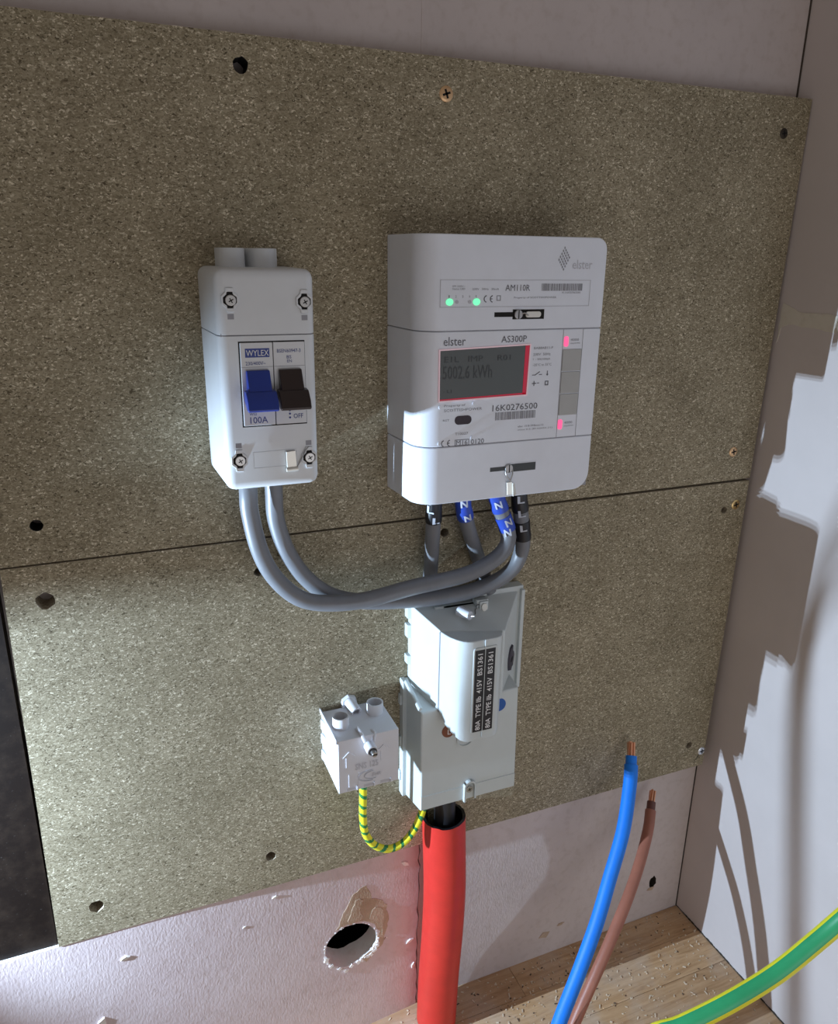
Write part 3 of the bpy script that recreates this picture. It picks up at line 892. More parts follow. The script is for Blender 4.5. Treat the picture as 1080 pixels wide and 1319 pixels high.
# ------------------------------------------------------------------ isolator switch
SY = -0.080
sw = thing('isolator_switch', (0.098, BY, 0.604), 'pale grey isolator switch box with a blue and a brown lever', 'switch')
def shell(name, z0, z1, r_bot, r_top):
    """box with drafted sides; rounded edges all round the front"""
    bm = bmesh.new()
    bk = [(0.0662, BY, z0 - (0.0006 if r_bot else 0)), (0.1300, BY, z0 - (0.0006 if r_bot else 0)), (0.1300, BY, z1 + (0.0006 if r_top else 0)), (0.0662, BY, z1 + (0.0006 if r_top else 0))]
    fr = [(0.0680, SY, z0), (0.1290, SY, z0), (0.1290, SY, z1), (0.0680, SY, z1)]
    va, vb = hexa(bm, bk, fr)
    e = []
    for ed in bm.edges:
        s = set(ed.verts)
        if s in ({vb[0], vb[3]}, {vb[1], vb[2]}):
            e.append(ed)
        if r_bot and s in ({vb[0], vb[1]}, {va[0], vb[0]}, {va[1], vb[1]}):
            e.append(ed)
        if r_top and s in ({vb[2], vb[3]}, {va[2], vb[2]}, {va[3], vb[3]}):
            e.append(ed)
    bmesh.ops.bevel(bm, geom=e, offset=0.0058, segments=6, profile=0.5, affect='EDGES')
    return obj(name, bm, SWITCHW, sw, bev=0.0003, seg=1)
shell('upper_cover', 0.7041, 0.7432, False, True)
shell('lower_cover', 0.6048, 0.7036, True, False)
bm = bmesh.new()
box(bm, 0.0700, 0.1260, SY + 0.0012, BY, 0.7030, 0.7050)
obj('seam_core', bm, LINEGREY, sw, smooth=False)
# conduit lugs behind the top
bm = bmesh.new()
pr = [(0.0780, BY), (0.0780, -0.040)] + arc(0.0860, -0.0405, 0.0078, 180, 350, 8) + [(0.0945, -0.028)] + arc(0.1060, -0.0405, 0.0078, 200, 360, 8) + [(0.1150, -0.040), (0.1150, BY)]
prism_z(bm, pr, 0.7400, 0.7552)
obj('conduit_lugs', bm, SWITCHW, sw, bev=0.0006)
# four cover screws in keyhole recesses
for x, z, d in ((0.0752, 0.7250, 1), (0.1243, 0.7238, 1), (0.0752, 0.6252, -1), (0.1243, 0.6238, -1)):
    x = min(max(x, 0.0765), 0.1222)
    bm = bmesh.new()
    o_ = [(x - 0.0022, z - 0.0072), (x + 0.0022, z - 0.0072), (x + 0.0026, z - 0.0048), (x + 0.0052, z - 0.0024), (x + 0.0052, z + 0.0024), (x + 0.0026, z + 0.0048), (x + 0.0022, z + 0.0072), (x - 0.0022, z + 0.0072), (x - 0.0026, z + 0.0048), (x - 0.0052, z + 0.0024), (x - 0.0052, z - 0.0024), (x - 0.0026, z - 0.0048)]
    i_ = [(x + (p - x) * 0.78, z + (q - z) * 0.66) for p, q in o_]
    ring_y(bm, o_, i_, SY - 0.0011, SY + 0.0005)
    bz = obj('keyhole_rim', bm, SWITCHW, sw, smooth=False, bev=0.0003, seg=1)
    bm = bmesh.new()
    prism_y(bm, i_, SY - 0.0002, SY + 0.0006)
    obj('keyhole_recess', bm, HOLE_SHADE, bz, smooth=False)
    bm = bmesh.new()
    prism_y(bm, circ(x + 0.0004, z - 0.0002, 0.0034, 18), SY - 0.0012, SY)
    s_ = obj('screw', bm, METAL, sw, bev=0.0005)
    bm = bmesh.new()
    for a in (0.5, 0.5 + math.pi / 2):
        c_, n_ = math.cos(a), math.sin(a)
        hline(bm, (x + 0.0006 - c_ * 0.0016, z - 0.0003 - n_ * 0.0016), (x + 0.0006 + c_ * 0.0016, z - 0.0003 + n_ * 0.0016), 0.0006, SY - 0.0012, 0.0001)
    obj('cross_slot', bm, HOLE_SHADE, s_, smooth=False)
    bm = bmesh.new()
    plate(bm, x - 0.0019, x + 0.0019, z - d * 0.0098 - 0.0016, z - d * 0.0098 + 0.0016, SY, 0.0001)
    obj('cover_slot', bm, LINEGREY, sw, smooth=False)
# modules behind the window
bm = bmesh.new()
plate(bm, 0.0799, 0.1216, 0.6466, 0.7002, SY, 0.0002)
obj('window_gap', bm, HOLE_SHADE, sw, smooth=False)
MF = SY - 0.0014
for i, (xa, xb, lev) in enumerate(((0.0807, 0.1008, LEVER_BLUE), (0.1012, 0.1212, LEVER_BROWN))):
    bm = bmesh.new()
    box(bm, xa, xb, MF, SY, 0.6475, 0.6995)
    mod = obj('switch_module', bm, MODULEW, sw, smooth=False, bev=0.0003, seg=1)
    bm = bmesh.new()
    hline(bm, (xa + 0.0002, 0.6846), (xb - 0.0002, 0.6846), 0.0003, MF, 0.0001)
    obj('front_seam', bm, LINEGREY, mod, smooth=False)
    c_ = (xa + xb) / 2 - 0.0001
    bm = bmesh.new()
    nk = [(MF, 0.6828), (MF - 0.0028, 0.6828), (MF - 0.0090, 0.6700), (MF - 0.0075, 0.6655), (MF, 0.6660)]
    prism_x(bm, nk, c_ - 0.0073, c_ + 0.0073)
    pd = [(MF - 0.0040, 0.6712), (MF - 0.0098, 0.6705), (MF - 0.0150, 0.6650), (MF - 0.0168, 0.6600), (MF - 0.0150, 0.6588), (MF - 0.0105, 0.6592), (MF - 0.0020, 0.6650)]
    prism_x(bm, pd, c_ - 0.0096, c_ + 0.0096)
    obj('toggle_lever', bm, lev, sw, bev=0.0008, seg=2, label=('blue lever', 'dark brown lever')[i])
bm = bmesh.new()
plate(bm, 0.0836, 0.0987, 0.6905, 0.6960, MF, 0.0001)
obj('name_plate', bm, LOGO_BLUE, sw, smooth=False, label='blue name plate')
text_obj('printed_text', 'WYLEX', LABELWHITE, sw, 0.0842, 0.6914, 0.0140, 0.0036, MF - 0.0001)
text_obj('printed_text', '230/400V~', PRINT_BLUE, sw, 0.0836, 0.6858, 0.0125, 0.0022, MF)
text_obj('printed_text', 'BSEN60947-3', PRINT_BLUE, sw, 0.1035, 0.6930, 0.0150, 0.0022, MF)
text_obj('printed_text', 'BS', PRINT_BLUE, sw, 0.1095, 0.6892, 0.0030, 0.0020, MF)
text_obj('printed_text', 'EN', PRINT_BLUE, sw, 0.1097, 0.6868, 0.0030, 0.0018, MF)
text_obj('printed_text', 'WS2', PRINT_BLUE, sw, 0.0843, 0.6542, 0.0046, 0.0017, MF)
text_obj('printed_text', '100A', PRINT_BLUE, sw, 0.0846, 0.6490, 0.0112, 0.0042, MF, bold=0.004)
text_obj('printed_text', 'OFF', PRINT_BLUE, sw, 0.1126, 0.6508, 0.0062, 0.0030, MF, bold=0.003)
text_obj('printed_text', 'ON', PRINT_BLUE, sw, 0.1128, 0.6566, 0.0048, 0.0028, MF, bold=0.003)
bm = bmesh.new()
for z in (0.6515, 0.6540, 0.6562):
    prism_y(bm, circ(0.1102, z, 0.0007, 8), MF - 0.0002, MF)
obj('switch_diagram', bm, PRINT_BLUE, sw, smooth=False)
obj('label_outline', frame_bm(0.0856, 0.1142, 0.6190, 0.6300, 0.0004, SY, 0.0003), SWITCHW, sw, smooth=False)
bm = bmesh.new()
hexa(bm, [(0.1066, SY - 0.0022, 0.6290), (0.1128, SY - 0.0022, 0.6294), (0.1136, SY - 0.0016, 0.6180), (0.1070, SY - 0.0016, 0.6178)], [(0.1066, SY - 0.0008, 0.6290), (0.1128, SY - 0.0008, 0.6294), (0.1136, SY - 0.0002, 0.6180), (0.1070, SY - 0.0002, 0.6178)])
cyl(bm, (0.1064, SY - 0.0018, 0.6168), (0.1142, SY - 0.0018, 0.6172), 0.0014)
obj('seal_tag', bm, TAGM, sw, bev=0.0002, label='small cream seal tag')
bm = bmesh.new()
tube(bm, catmull([(0.1136, SY - 0.0012, 0.6178), (0.1170, SY - 0.0012, 0.6235), (0.1198, SY - 0.0014, 0.6290), (0.1222, SY - 0.0006, 0.6310)], 0.002), 0.0004, 6)
obj('seal_wire', bm, METAL, sw)

# ------------------------------------------------------------------ service cut-out
co = thing('service_cutout', (0.262, BY, 0.285), 'pale grey service cut-out with a bulging fuse carrier above the red pipe', 'fuse box')
bm = bmesh.new()
hexa(bm, [(0.2152, BY, 0.2850), (0.3095, BY, 0.2850), (0.3095, BY, 0.4046), (0.2152, BY, 0.4046)], [(0.2156, -0.0600, 0.2950), (0.3082, -0.0600, 0.2958), (0.3062, -0.0600, 0.3985), (0.2150, -0.0600, 0.3930)])
obj('lower_cover', bm, GREYP, co, bev=0.0016, seg=3)
bm = bmesh.new()   # raised lip up the back-left edge
box(bm, 0.2118, 0.2156, BY - 0.0085, BY, 0.2870, 0.4050)
cyl(bm, (0.2146, -0.026, 0.4050), (0.2150, -0.058, 0.3955), 0.0020)
for z in (0.302, 0.338, 0.380):
    box(bm, 0.2102, 0.2130, BY - 0.0050, BY, z, z + 0.010)
obj('back_lip', bm, GREYP, co, bev=0.0006)
bm = bmesh.new()
box(bm, 0.2160, 0.3075, -0.0606, -0.0590, 0.2962, 0.3100)
obj('bottom_band', bm, GREYP, co, bev=0.0003, seg=1)
# arched rib round the bottom screw
bm = bmesh.new()
o_ = [(0.2676, 0.2970)] + arc(0.2618, 0.3100, 0.0058, 0, 180, 10) + [(0.2560, 0.2950)]
i_ = [(0.2660, 0.2970)] + arc(0.2618, 0.3100, 0.0042, 0, 180, 10) + [(0.2576, 0.2950)]
for k in range(len(o_) - 1):
    hexa(bm, [(o_[k][0], -0.0635, o_[k][1]), (o_[k + 1][0], -0.0635, o_[k + 1][1]), (i_[k + 1][0], -0.0635, i_[k + 1][1]), (i_[k][0], -0.0635, i_[k][1])],
         [(o_[k][0], -0.0595, o_[k][1]), (o_[k + 1][0], -0.0595, o_[k + 1][1]), (i_[k + 1][0], -0.0595, i_[k + 1][1]), (i_[k][0], -0.0595, i_[k][1])])
bmesh.ops.remove_doubles(bm, verts=bm.verts[:], dist=0.00001)
obj('screw_rib', bm, GREYP, co)
bm = bmesh.new()
prism_y(bm, circ(0.2618, 0.3062, 0.0033, 18), -0.0618, -0.0600)
s_ = obj('screw', bm, METAL, co, bev=0.0005)
bm = bmesh.new()
for a in (0.3, 0.3 + math.pi / 2):
    c_, n_ = math.cos(a), math.sin(a)
    hline(bm, (0.2618 - c_ * 0.0018, 0.3062 - n_ * 0.0018), (0.2618 + c_ * 0.0018, 0.3062 + n_ * 0.0018), 0.0007, -0.0618, 0.0001)
obj('cross_slot', bm, HOLE_SHADE, s_, smooth=False)
# upper fuse base: back plate and the block that narrows to the front
bm = bmesh.new()
box(bm, 0.2190, 0.3240, -0.0285, BY, 0.3790, 0.4790)
box(bm, 0.3205, 0.3240, -0.0320, -0.0280, 0.3790, 0.4760)
obj('base_plate', bm, GREYP, co, bev=0.0007)
bm = bmesh.new()
for z, h_ in ((0.4450, 0.0120), (0.4200, 0.0080)):
    prism_z(bm, [(0.2160, BY), (0.2160, -0.0240), (0.2200, -0.0262), (0.2200, BY)], z, z + h_)
prism_z(bm, [(0.2160, BY), (0.2160, -0.0240), (0.2200, -0.0262), (0.2200, BY)], 0.4630, 0.4760)
obj('side_tab', bm, GREYP, co, bev=0.0004)
bm = bmesh.new()
hexa(bm, [(0.2182, -0.0270, 0.3880), (0.3200, -0.0270, 0.3800), (0.3200, -0.0270, 0.4750), (0.2182, -0.0270, 0.4762)], [(0.2298, -0.0605, 0.3905), (0.2898, -0.0605, 0.3905), (0.2898, -0.0605, 0.4560), (0.2298, -0.0605, 0.4668)])
obj('fuse_base', bm, GREYP, co, bev=0.0010)
bm = bmesh.new()
for x in (0.236, 0.244):
    hexa(bm, [(x, -0.034, 0.4752), (x + 0.036, -0.034, 0.4745), (x + 0.036, -0.036, 0.4745), (x, -0.036, 0.4752)], [(x, -0.034, 0.4735), (x + 0.036, -0.034, 0.4730), (x + 0.036, -0.036, 0.4725), (x, -0.036, 0.4730)])
obj('top_step', bm, GREYP, co, smooth=False)
# fuse carrier
fp = [(0.2300, -0.0600), (0.2306, -0.0650), (0.2322, -0.0725), (0.2352, -0.0800), (0.2388, -0.0850), (0.2425, -0.0872), (0.2470, -0.0880), (0.2665, -0.0880), (0.2705, -0.0868), (0.2745, -0.0830), (0.2785, -0.0760), (0.2835, -0.0680), (0.2880, -0.0600)]
bm = bmesh.new()
def zb(y):
    t = max(0.0, min(1.0, (-0.060 - y) / 0.028))
    return 0.3920 - 0.0166 * t ** 0.8
def zt(x, y):
    t = max(0.0, min(1.0, (-0.060 - y) / 0.028))
    return 0.4660 - 0.010 * max(0, (x - 0.262) / 0.026) * (1 - t) + 0.0012 * t
hexa(bm, [(x, y, zb(y)) for x, y in fp], [(x, y, zt(x, y)) for x, y in fp])
obj('fuse_carrier', bm, GREYP, co, bev=0.0012, seg=3)
bm = bmesh.new()
box(bm, 0.2296, 0.2306, -0.0612, -0.0598, 0.3920, 0.4650)
obj('carrier_seam', bm, LINEGREY, co, smooth=False)
bm = bmesh.new()
prism_y(bm, rrect(0.2466, 0.2680, 0.3838, 0.4612, 0.0022, 3), -0.0890, -0.0875)
obj('label_pad', bm, GREYP, co, bev=0.0004)
bm = bmesh.new()
box(bm, 0.2563, 0.2568, -0.0894, -0.0880, 0.3790, 0.4676)
obj('centre_rib', bm, GREYP, co, smooth=False)
for xa in (0.2478, 0.2570):
    bm = bmesh.new()
    plate(bm, xa, xa + 0.0086, 0.3852, 0.4594, -0.0890, 0.0002)
    lb = obj('rating_label', bm, LABELBLACK, co, smooth=False, label='black rating label with white lettering')
    text_obj('printed_text', '80A', LABELWHITE, lb, xa + 0.0066, 0.3868, 0.0090, 0.0044, -0.0892, rot=90, bold=0.012)
    text_obj('printed_text', 'TYPE IIb', LABELWHITE, lb, xa + 0.0066, 0.3990, 0.0190, 0.0044, -0.0892, rot=90, bold=0.012)
    text_obj('printed_text', '415V', LABELWHITE, lb, xa + 0.0066, 0.4210, 0.0125, 0.0044, -0.0892, rot=90, bold=0.012)
    text_obj('printed_text', 'BS1361', LABELWHITE, lb, xa + 0.0066, 0.4372, 0.0190, 0.0044, -0.0892, rot=90, bold=0.012)
# stickers under the carrier
for name, x, z, r, mt in (('phase_sticker', 0.2403, 0.3705, 0.0062, STICK_BROWN), ('neutral_sticker', 0.2880, 0.3850, 0.0062, STICK_BLUE)):
    bm = bmesh.new()
    prism_y(bm, circ(x, z, r, 20), -0.0604, -0.0599)
    k = obj(name, bm, mt, co, smooth=False, label='brown round sticker' if mt is STICK_BROWN else 'blue round sticker')
    if mt is STICK_BROWN:
        text_obj('printed_text', 'L', LABELWHITE, k, 0.2393, 0.3672, 0.0030, 0.0048, -0.0604)
bm = bmesh.new()
ring_y(bm, circ(0.2560, 0.3590, 0.0080, 24, 0.0070), circ(0.2560, 0.3590, 0.0073, 24, 0.0063), -0.0612, -0.0598)
obj('moulded_ring', bm, GREYP, co)
# sealed knock-out on the right flank
bm = bmesh.new()
q = random.Random(5)
pts = []
for k in range(16):
    a = 2 * math.pi * k / 16
    rr = 1 + q.uniform(-0.25, 0.15)
    pts.append((0.0040 * rr * math.cos(a), 0.0105 * rr * math.sin(a)))
# flank runs from (0.3200,-0.027) to (0.2898,-0.0605): along = that direction
al = Vector((0.2898 - 0.3200, -0.0605 + 0.027, 0)).normalized(); nn = Vector((al.y, -al.x, 0)) * -1
if nn.x < 0:
    nn = -nn
c0 = Vector((0.3065, -0.0420, 0.4165))
hexa(bm, [tuple(c0 + al * u * 2.3 + Vector((0, 0, w_ * 1.15))) for u, w_ in pts], [tuple(c0 + nn * 0.0016 + al * u * 2.2 + Vector((0, 0, w_ * 1.1))) for u, w_ in pts])
pt = obj('sealing_putty', bm, PUTTY, co, smooth=False, label='lump of dark putty')
bm = bmesh.new()
hexa(bm, [tuple(c0 + nn * 0.0016 + al * u + Vector((0, 0, w_))) for u, w_ in rrect(-0.003, 0.003, -0.0020, 0.0020, 0.001, 2)], [tuple(c0 + nn * 0.0019 + al * u + Vector((0, 0, w_))) for u, w_ in rrect(-0.003, 0.003, -0.0020, 0.0020, 0.001, 2)])
obj('putty_hole', bm, HOLE_SHADE, pt, smooth=False)
# seal on top of the carrier
bm = bmesh.new()
cyl(bm, (0.2545, -0.044, 0.4725), (0.2590, -0.056, 0.4728), 0.0048, 0.0038)
box(bm, 0.2520, 0.2570, -0.047, -0.042, 0.4670, 0.4740)
obj('seal_boss', bm, WHITE, co, bev=0.0006)
bm = bmesh.new()
tube(bm, catmull([(0.2590, -0.0560, 0.4728), (0.2610, -0.0590, 0.4735), (0.2630, -0.0565, 0.4745), (0.2660, -0.050, 0.4745), (0.2690, -0.047, 0.4735), (0.2700, -0.044, 0.4745), (0.2740, -0.042, 0.4745)], 0.002), 0.0006, 8)
obj('seal_wire', bm, METAL, co)
bm = bmesh.new()
hexa(bm, [(0.2735, -0.0440, 0.4672), (0.2815, -0.0440, 0.4675), (0.2815, -0.0440, 0.4775), (0.2735, -0.0440, 0.4772)], [(0.2735, -0.0420, 0.4672), (0.2815, -0.0420, 0.4675), (0.2815, -0.0420, 0.4775), (0.2735, -0.0420, 0.4772)])
box(bm, 0.2715, 0.2825, -0.0420, -0.0340, 0.4690, 0.4782)
obj('seal_tag', bm, GREYP, co, bev=0.0004)
bm = bmesh.new()
prism_y(bm, jag(0.2775, 0.4724, 0.0030, 12, 0.12, 0.0038, 8), -0.0452, -0.0440)
obj('seal_crimp', bm, TAGM, co, bev=0.0004, label='crimped metal seal')

# ------------------------------------------------------------------ earth terminal block
tb = thing('earth_terminal_block', (0.167, BY, 0.339), 'small pale grey connector block with two open spouts on top', 'connector')
BF = -0.067
bm = bmesh.new()
box(bm, 0.1412, 0.1925, BF, -0.0215, 0.3395, 0.3888)
box(bm, 0.1412, 0.1925, -0.0215, BY, 0.3395, 0.3868)
obj('block_body', bm, BLOCKP, tb, bev=0.0007)
bm = bmesh.new()   # stepped clip ribs up the left flank
for z in (0.3150 + 0.030, 0.3610, 0.3745):
    prism_z(bm, [(0.1412, -0.0240), (0.1388, -0.0240), (0.1412, -0.0350)], z, z + 0.009)
prism_y(bm, [(0.1412, 0.3895), (0.1398, 0.3905), (0.1398, 0.3870), (0.1412, 0.3860)], BF, BY)
obj('side_clip', bm, BLOCKP, tb, smooth=False)
bm = bmesh.new()
hollow(bm, (0.1497, -0.0470, 0.3885), (0.1497, -0.0470, 0.3985), 0.0068, 0.0056, 26, 0.002)
obj('cable_spout', bm, BLOCKP, tb)
bm = bmesh.new()
hollow(bm, (0.1822, -0.0375, 0.3885), (0.1822, -0.0375, 0.3985), 0.0070, 0.0057, 26, 0.002)
obj('cable_spout', bm, BLOCKP, tb)
bm = bmesh.new()
hollow(bm, (0.1650, -0.0215, 0.3935), (0.1672, -0.0345, 0.3900), 0.0046, 0.0028, 20, 0.004)
prism_y(bm, [(0.1580, 0.3860), (0.1725, 0.3860), (0.1705, 0.3965), (0.1645, 0.3985), (0.1590, 0.3950)], -0.0225, BY)
obj('fixing_lug', bm, BLOCKP, tb, bev=0.0004)
bm = bmesh.new()
hollow(bm, (0.1672, -0.0600, 0.3790), (0.1672, -0.0760, 0.3790), 0.0046, 0.0036, 22, 0.009)
tube(bm, catmull([(0.1612, -0.0550, 0.3895), (0.1614, -0.0640, 0.3900), (0.1632, -0.0700, 0.3850)], 0.002), 0.0016, 8)
tube(bm, catmull([(0.1712, -0.0600, 0.3880), (0.1725, -0.0650, 0.3885), (0.1705, -0.0690, 0.3840)], 0.002), 0.0013, 8)
obj('screw_tower', bm, BLOCKP, tb)
bm = bmesh.new()
cyl(bm, (0.1672, -0.068, 0.3790), (0.1676, -0.0800, 0.3788), 0.0025, 0.0023)
so = obj('cover_screw', bm, METAL, tb, bev=0.0003)
bm = bmesh.new()
hexa(bm, [(0.1657, -0.08015, 0.3783), (0.1695, -0.08015, 0.3783), (0.1695, -0.08015, 0.3793), (0.1657, -0.08015, 0.3793)], [(0.1657, -0.0795, 0.3783), (0.1695, -0.0795, 0.3783), (0.1695, -0.0795, 0.3793), (0.1657, -0.0795, 0.3793)])
obj('slot', bm, HOLE_SHADE, so, smooth=False)
for x in (0.1500, 0.1792):
    bm = bmesh.new()
    prism_y(bm, [(x - 0.0024, 0.3630), (x + 0.0024, 0.3630), (x + 0.0024, 0.3725), (x + 0.0052, 0.3725), (x, 0.3775), (x - 0.0052, 0.3725), (x - 0.0024, 0.3725)], BF - 0.0006, BF)
    obj('moulded_arrow', bm, BLOCKP, tb, smooth=False)
text_obj('moulded_text', 'SNS 125', EMBOSS, tb, 0.1552, 0.3590, 0.0195, 0.0056, BF, bold=0.006, lift=0.0007)
bm = bmesh.new()
for rx_, rz_, w_, a0, a1, ox in ((0.0098, 0.0052, 0.0013, 70, 290, 0.0), (0.0068, 0.0038, 0.0010, 80, 300, 0.0025)):
    o_ = [(0.1668 + ox + rx_ * math.cos(math.radians(a0 + (a1 - a0) * k / 14)), 0.3510 + rz_ * math.sin(math.radians(a0 + (a1 - a0) * k / 14))) for k in range(15)]
    i_ = [(0.1668 + ox + (rx_ - w_ * math.sin(math.pi * k / 14)) * math.cos(math.radians(a0 + (a1 - a0) * k / 14)), 0.3510 + (rz_ - w_ * math.sin(math.pi * k / 14)) * math.sin(math.radians(a0 + (a1 - a0) * k / 14))) for k in range(15)]
    for k in range(14):
        hexa(bm, [(p[0], BF - 0.0006, p[1]) for p in (o_[k], o_[k + 1], i_[k + 1], i_[k])], [(p[0], BF, p[1]) for p in (o_[k], o_[k + 1], i_[k + 1], i_[k])])
obj('moulded_emblem', bm, EMBOSS, tb, smooth=False)
text_obj('moulded_text', 'Eclik', EMBOSS, tb, 0.1690, 0.3495, 0.0085, 0.0034, BF, bold=0.004, slant=0.3, lift=0.0006)
bm = bmesh.new()
for x in (0.1500, 0.1582):
    box(bm, x - 0.0003, x + 0.0003, BF - 0.0005, BF, 0.3440, 0.3560)
obj('moulded_rib', bm, BLOCKP, tb, smooth=False)
for x in (0.1478, 0.1622, 0.1766):
    bm = bmesh.new()
    box(bm, x, x + 0.0082, BF - 0.0001, BF + 0.0005, 0.3408, 0.3432)
    box(bm, x + 0.0084, x + 0.0093, BF - 0.0012, BF, 0.3402, 0.3440, 1)
    obj('bottom_slot', bm, [EMBOSS, BLOCKP], tb, smooth=False)

# ------------------------------------------------------------------ cables
def tail(label, pts, r, tapes, group='grey meter tails'):
    """grey double-insulated cable with coloured identification tapes; tapes: (from, to, material, letter, [fractions])"""
    path = catmull(pts, 0.004)
    base = thing('meter_tail', tuple(path[0]), label, 'cable', group)
    bm = bmesh.new()
    tube(bm, path, r, 18)
    obj('sheath', bm, CABLEGREY, base)
    T, N = frames(path)
    L = [0.0]
    for a, b in zip(path[:-1], path[1:]):
        L.append(L[-1] + (b - a).length)
    tot = L[-1]
    for d0, d1, mt, ch, spots in tapes:
        seg = [p for p, l in zip(path, L) if tot - d1 - 1e-6 <= l <= tot - d0 + 0.004]
        if len(seg) < 2:
            continue
        bm = bmesh.new()
        q = random.Random(int(d1 * 1e5))
        tube(bm, seg, lambda t: r + 0.00055 + 0.00025 * math.sin(t * 9), 18)
        tp = obj('tape', bm, mt, base, label='blue marking tape' if mt is TAPEBLUE else 'black marking tape')
        for sp, off in spots:
            d = d0 + (d1 - d0) * sp
            i = min(range(len(path)), key=lambda k: abs(tot - L[k] - d))
            c = path[i]; t = T[i]
            upv = -t if t.z < 0 else t
            f = (Vector((-0.30, -0.62, 0.30)) + Vector((0, 0, 0)))
            f = (f - upv * f.dot(upv)).normalized()
            side = upv.cross(f)
            lt = text_obj('tape_letter', ch, TAPEPRINT, tp, -0.0030, -0.0032, 0.0060, 0.0064, 0.0, bold=0.035)
            RR = r + 0.0011
            for v in lt.data.vertices:
                th = (v.co.x + off) / RR
                v.co = c + upv * v.co.z + (f * math.cos(th) + side * math.sin(th)) * RR
    return base

RT = 0.0064
tail('grey tail from the left of the switch, in front, looping up to the meter',
     [(0.0866, -0.0450, 0.6045), (0.0862, -0.0480, 0.5933), (0.0866, -0.0470, 0.5787), (0.0925, -0.0450, 0.5479), (0.1028, -0.0450, 0.5251), (0.1194, -0.0460, 0.5072), (0.1399, -0.0470, 0.4998), (0.1704, -0.0490, 0.4983), (0.2087, -0.0500, 0.5032), (0.2561, -0.0500, 0.5075), (0.2830, -0.0490, 0.5169), (0.2944, -0.0480, 0.5287), (0.2943, -0.0470, 0.5406), (0.2869, -0.0470, 0.5581), (0.2790, -0.0480, 0.5783)],
     RT, [(0.008, 0.022, TAPEBLUE, 'N', [(0.45, -0.001)]), (0.026, 0.043, TAPEBLUE, 'N', [(0.25, 0.002), (0.8, -0.001)])])
tail('grey tail from the right of the switch, behind, looping up to the meter',
     [(0.1065, -0.0370, 0.6045), (0.1069, -0.0340, 0.5872), (0.1082, -0.0310, 0.5652), (0.1153, -0.0310, 0.5397), (0.1294, -0.0310, 0.5154), (0.1501, -0.0330, 0.4980), (0.1811, -0.0360, 0.4896), (0.2346, -0.0375, 0.4850), (0.2773, -0.0375, 0.4874), (0.3045, -0.0380, 0.4992), (0.3127, -0.0410, 0.5204), (0.3087, -0.0440, 0.5460), (0.3040, -0.0460, 0.5672), (0.3035, -0.0460, 0.5783)],
     RT, [(0.003, 0.026, TAPEBLACK, 'L', [(0.32, 0.001), (0.8, 0.0)]), (0.033, 0.054, TAPEBLACK, 'L', [(0.3, 0.0005)])])
tail('straight grey tail with black tape under the left of the meter',
     [(0.2333, -0.0242, 0.4780), (0.2352, -0.0242, 0.4919), (0.2358, -0.0255, 0.5043), (0.2330, -0.0340, 0.5317), (0.2294, -0.0440, 0.5617), (0.2289, -0.0460, 0.5783)],
     0.0060, [(0.003, 0.028, TAPEBLACK, 'L', [(0.40, -0.0026), (0.68, 0.0028)])])
tail('short slanting grey tail with blue tape, from meter to cut-out',
     [(0.2926, -0.0245, 0.4760), (0.2874, -0.0245, 0.4892), (0.2772, -0.0280, 0.5134), (0.2639, -0.0370, 0.5409), (0.2549, -0.0440, 0.5640), (0.2528, -0.0460, 0.5783)],
     0.0062, [(0.003, 0.027, TAPEBLUE, 'N', [(0.32, 0.001), (0.78, 0.0015)])])

# striped earth bonding wire
path = catmull([(0.1694, -0.042, 0.3420), (0.1696, -0.042, 0.3300), (0.1696, -0.042, 0.3140), (0.1694, -0.0415, 0.2900), (0.1715, -0.041, 0.2711), (0.1799, -0.040, 0.2549), (0.1931, -0.040, 0.2460), (0.2065, -0.040, 0.2475), (0.2172, -0.040, 0.2575), (0.2250, -0.040, 0.2740), (0.2300, -0.038, 0.2900)], 0.0008)
ew = thing('earth_wire', (0.1694, -0.042, 0.3400), 'yellow wire with green spiral stripes looping from connector block to cut-out', 'wire')
bm = bmesh.new()
tube(bm, path, 0.0034, 14, mat_fn=lambda i, k: 1 if ((i * 0.0008 / 0.0095 + k / 14.0 + 0.09 * math.sin(i * 0.23)) % 1.0) < 0.34 else 0)
obj('insulation', bm, [YEL, GRN], ew)

def cut_cable(name, label, pts, r, sheath_mat, inner_mat, tip_len, copper_len, seed, group=None):
    path = catmull(pts, 0.005)
    base = thing(name, tuple(path[0]), label, 'cable', group)
    bm = bmesh.new()
    tube(bm, path, r, 20)
    obj('sheath', bm, sheath_mat, base)
    end = path[-1]; d = (path[-1] - path[-3]).normalized()
    bm = bmesh.new()
    tube(bm, [end - d * 0.004, end + d * 0.001, end + d * tip_len], r * 0.82, 18)
    obj('inner_insulation', bm, inner_mat, base)
    q = random.Random(seed)
    u = d.orthogonal().normalized(); w_ = d.cross(u)
    rs = r * 0.62 / 3.0 * 1.05
    spots = [(0, 0)] + [(2 * rs * math.cos(k * math.pi / 3), 2 * rs * math.sin(k * math.pi / 3)) for k in range(6)]
    for a, b in spots:
        bm = bmesh.new()
        s0 = end + d * (tip_len - 0.003) + u * a + w_ * b
        tw = Vector((q.uniform(-1, 1), q.uniform(-1, 1), q.uniform(-1, 1))) * 0.0006
        s1 = s0 + d * (copper_len + 0.003 + q.uniform(-0.0015, 0.0015)) + tw + (u * -b + w_ * a) * 0.25
        tube(bm, [s0, s0.lerp(s1, 0.5), s1], rs, 8)
        obj('copper_strand', bm, COPPER, base)
    return base
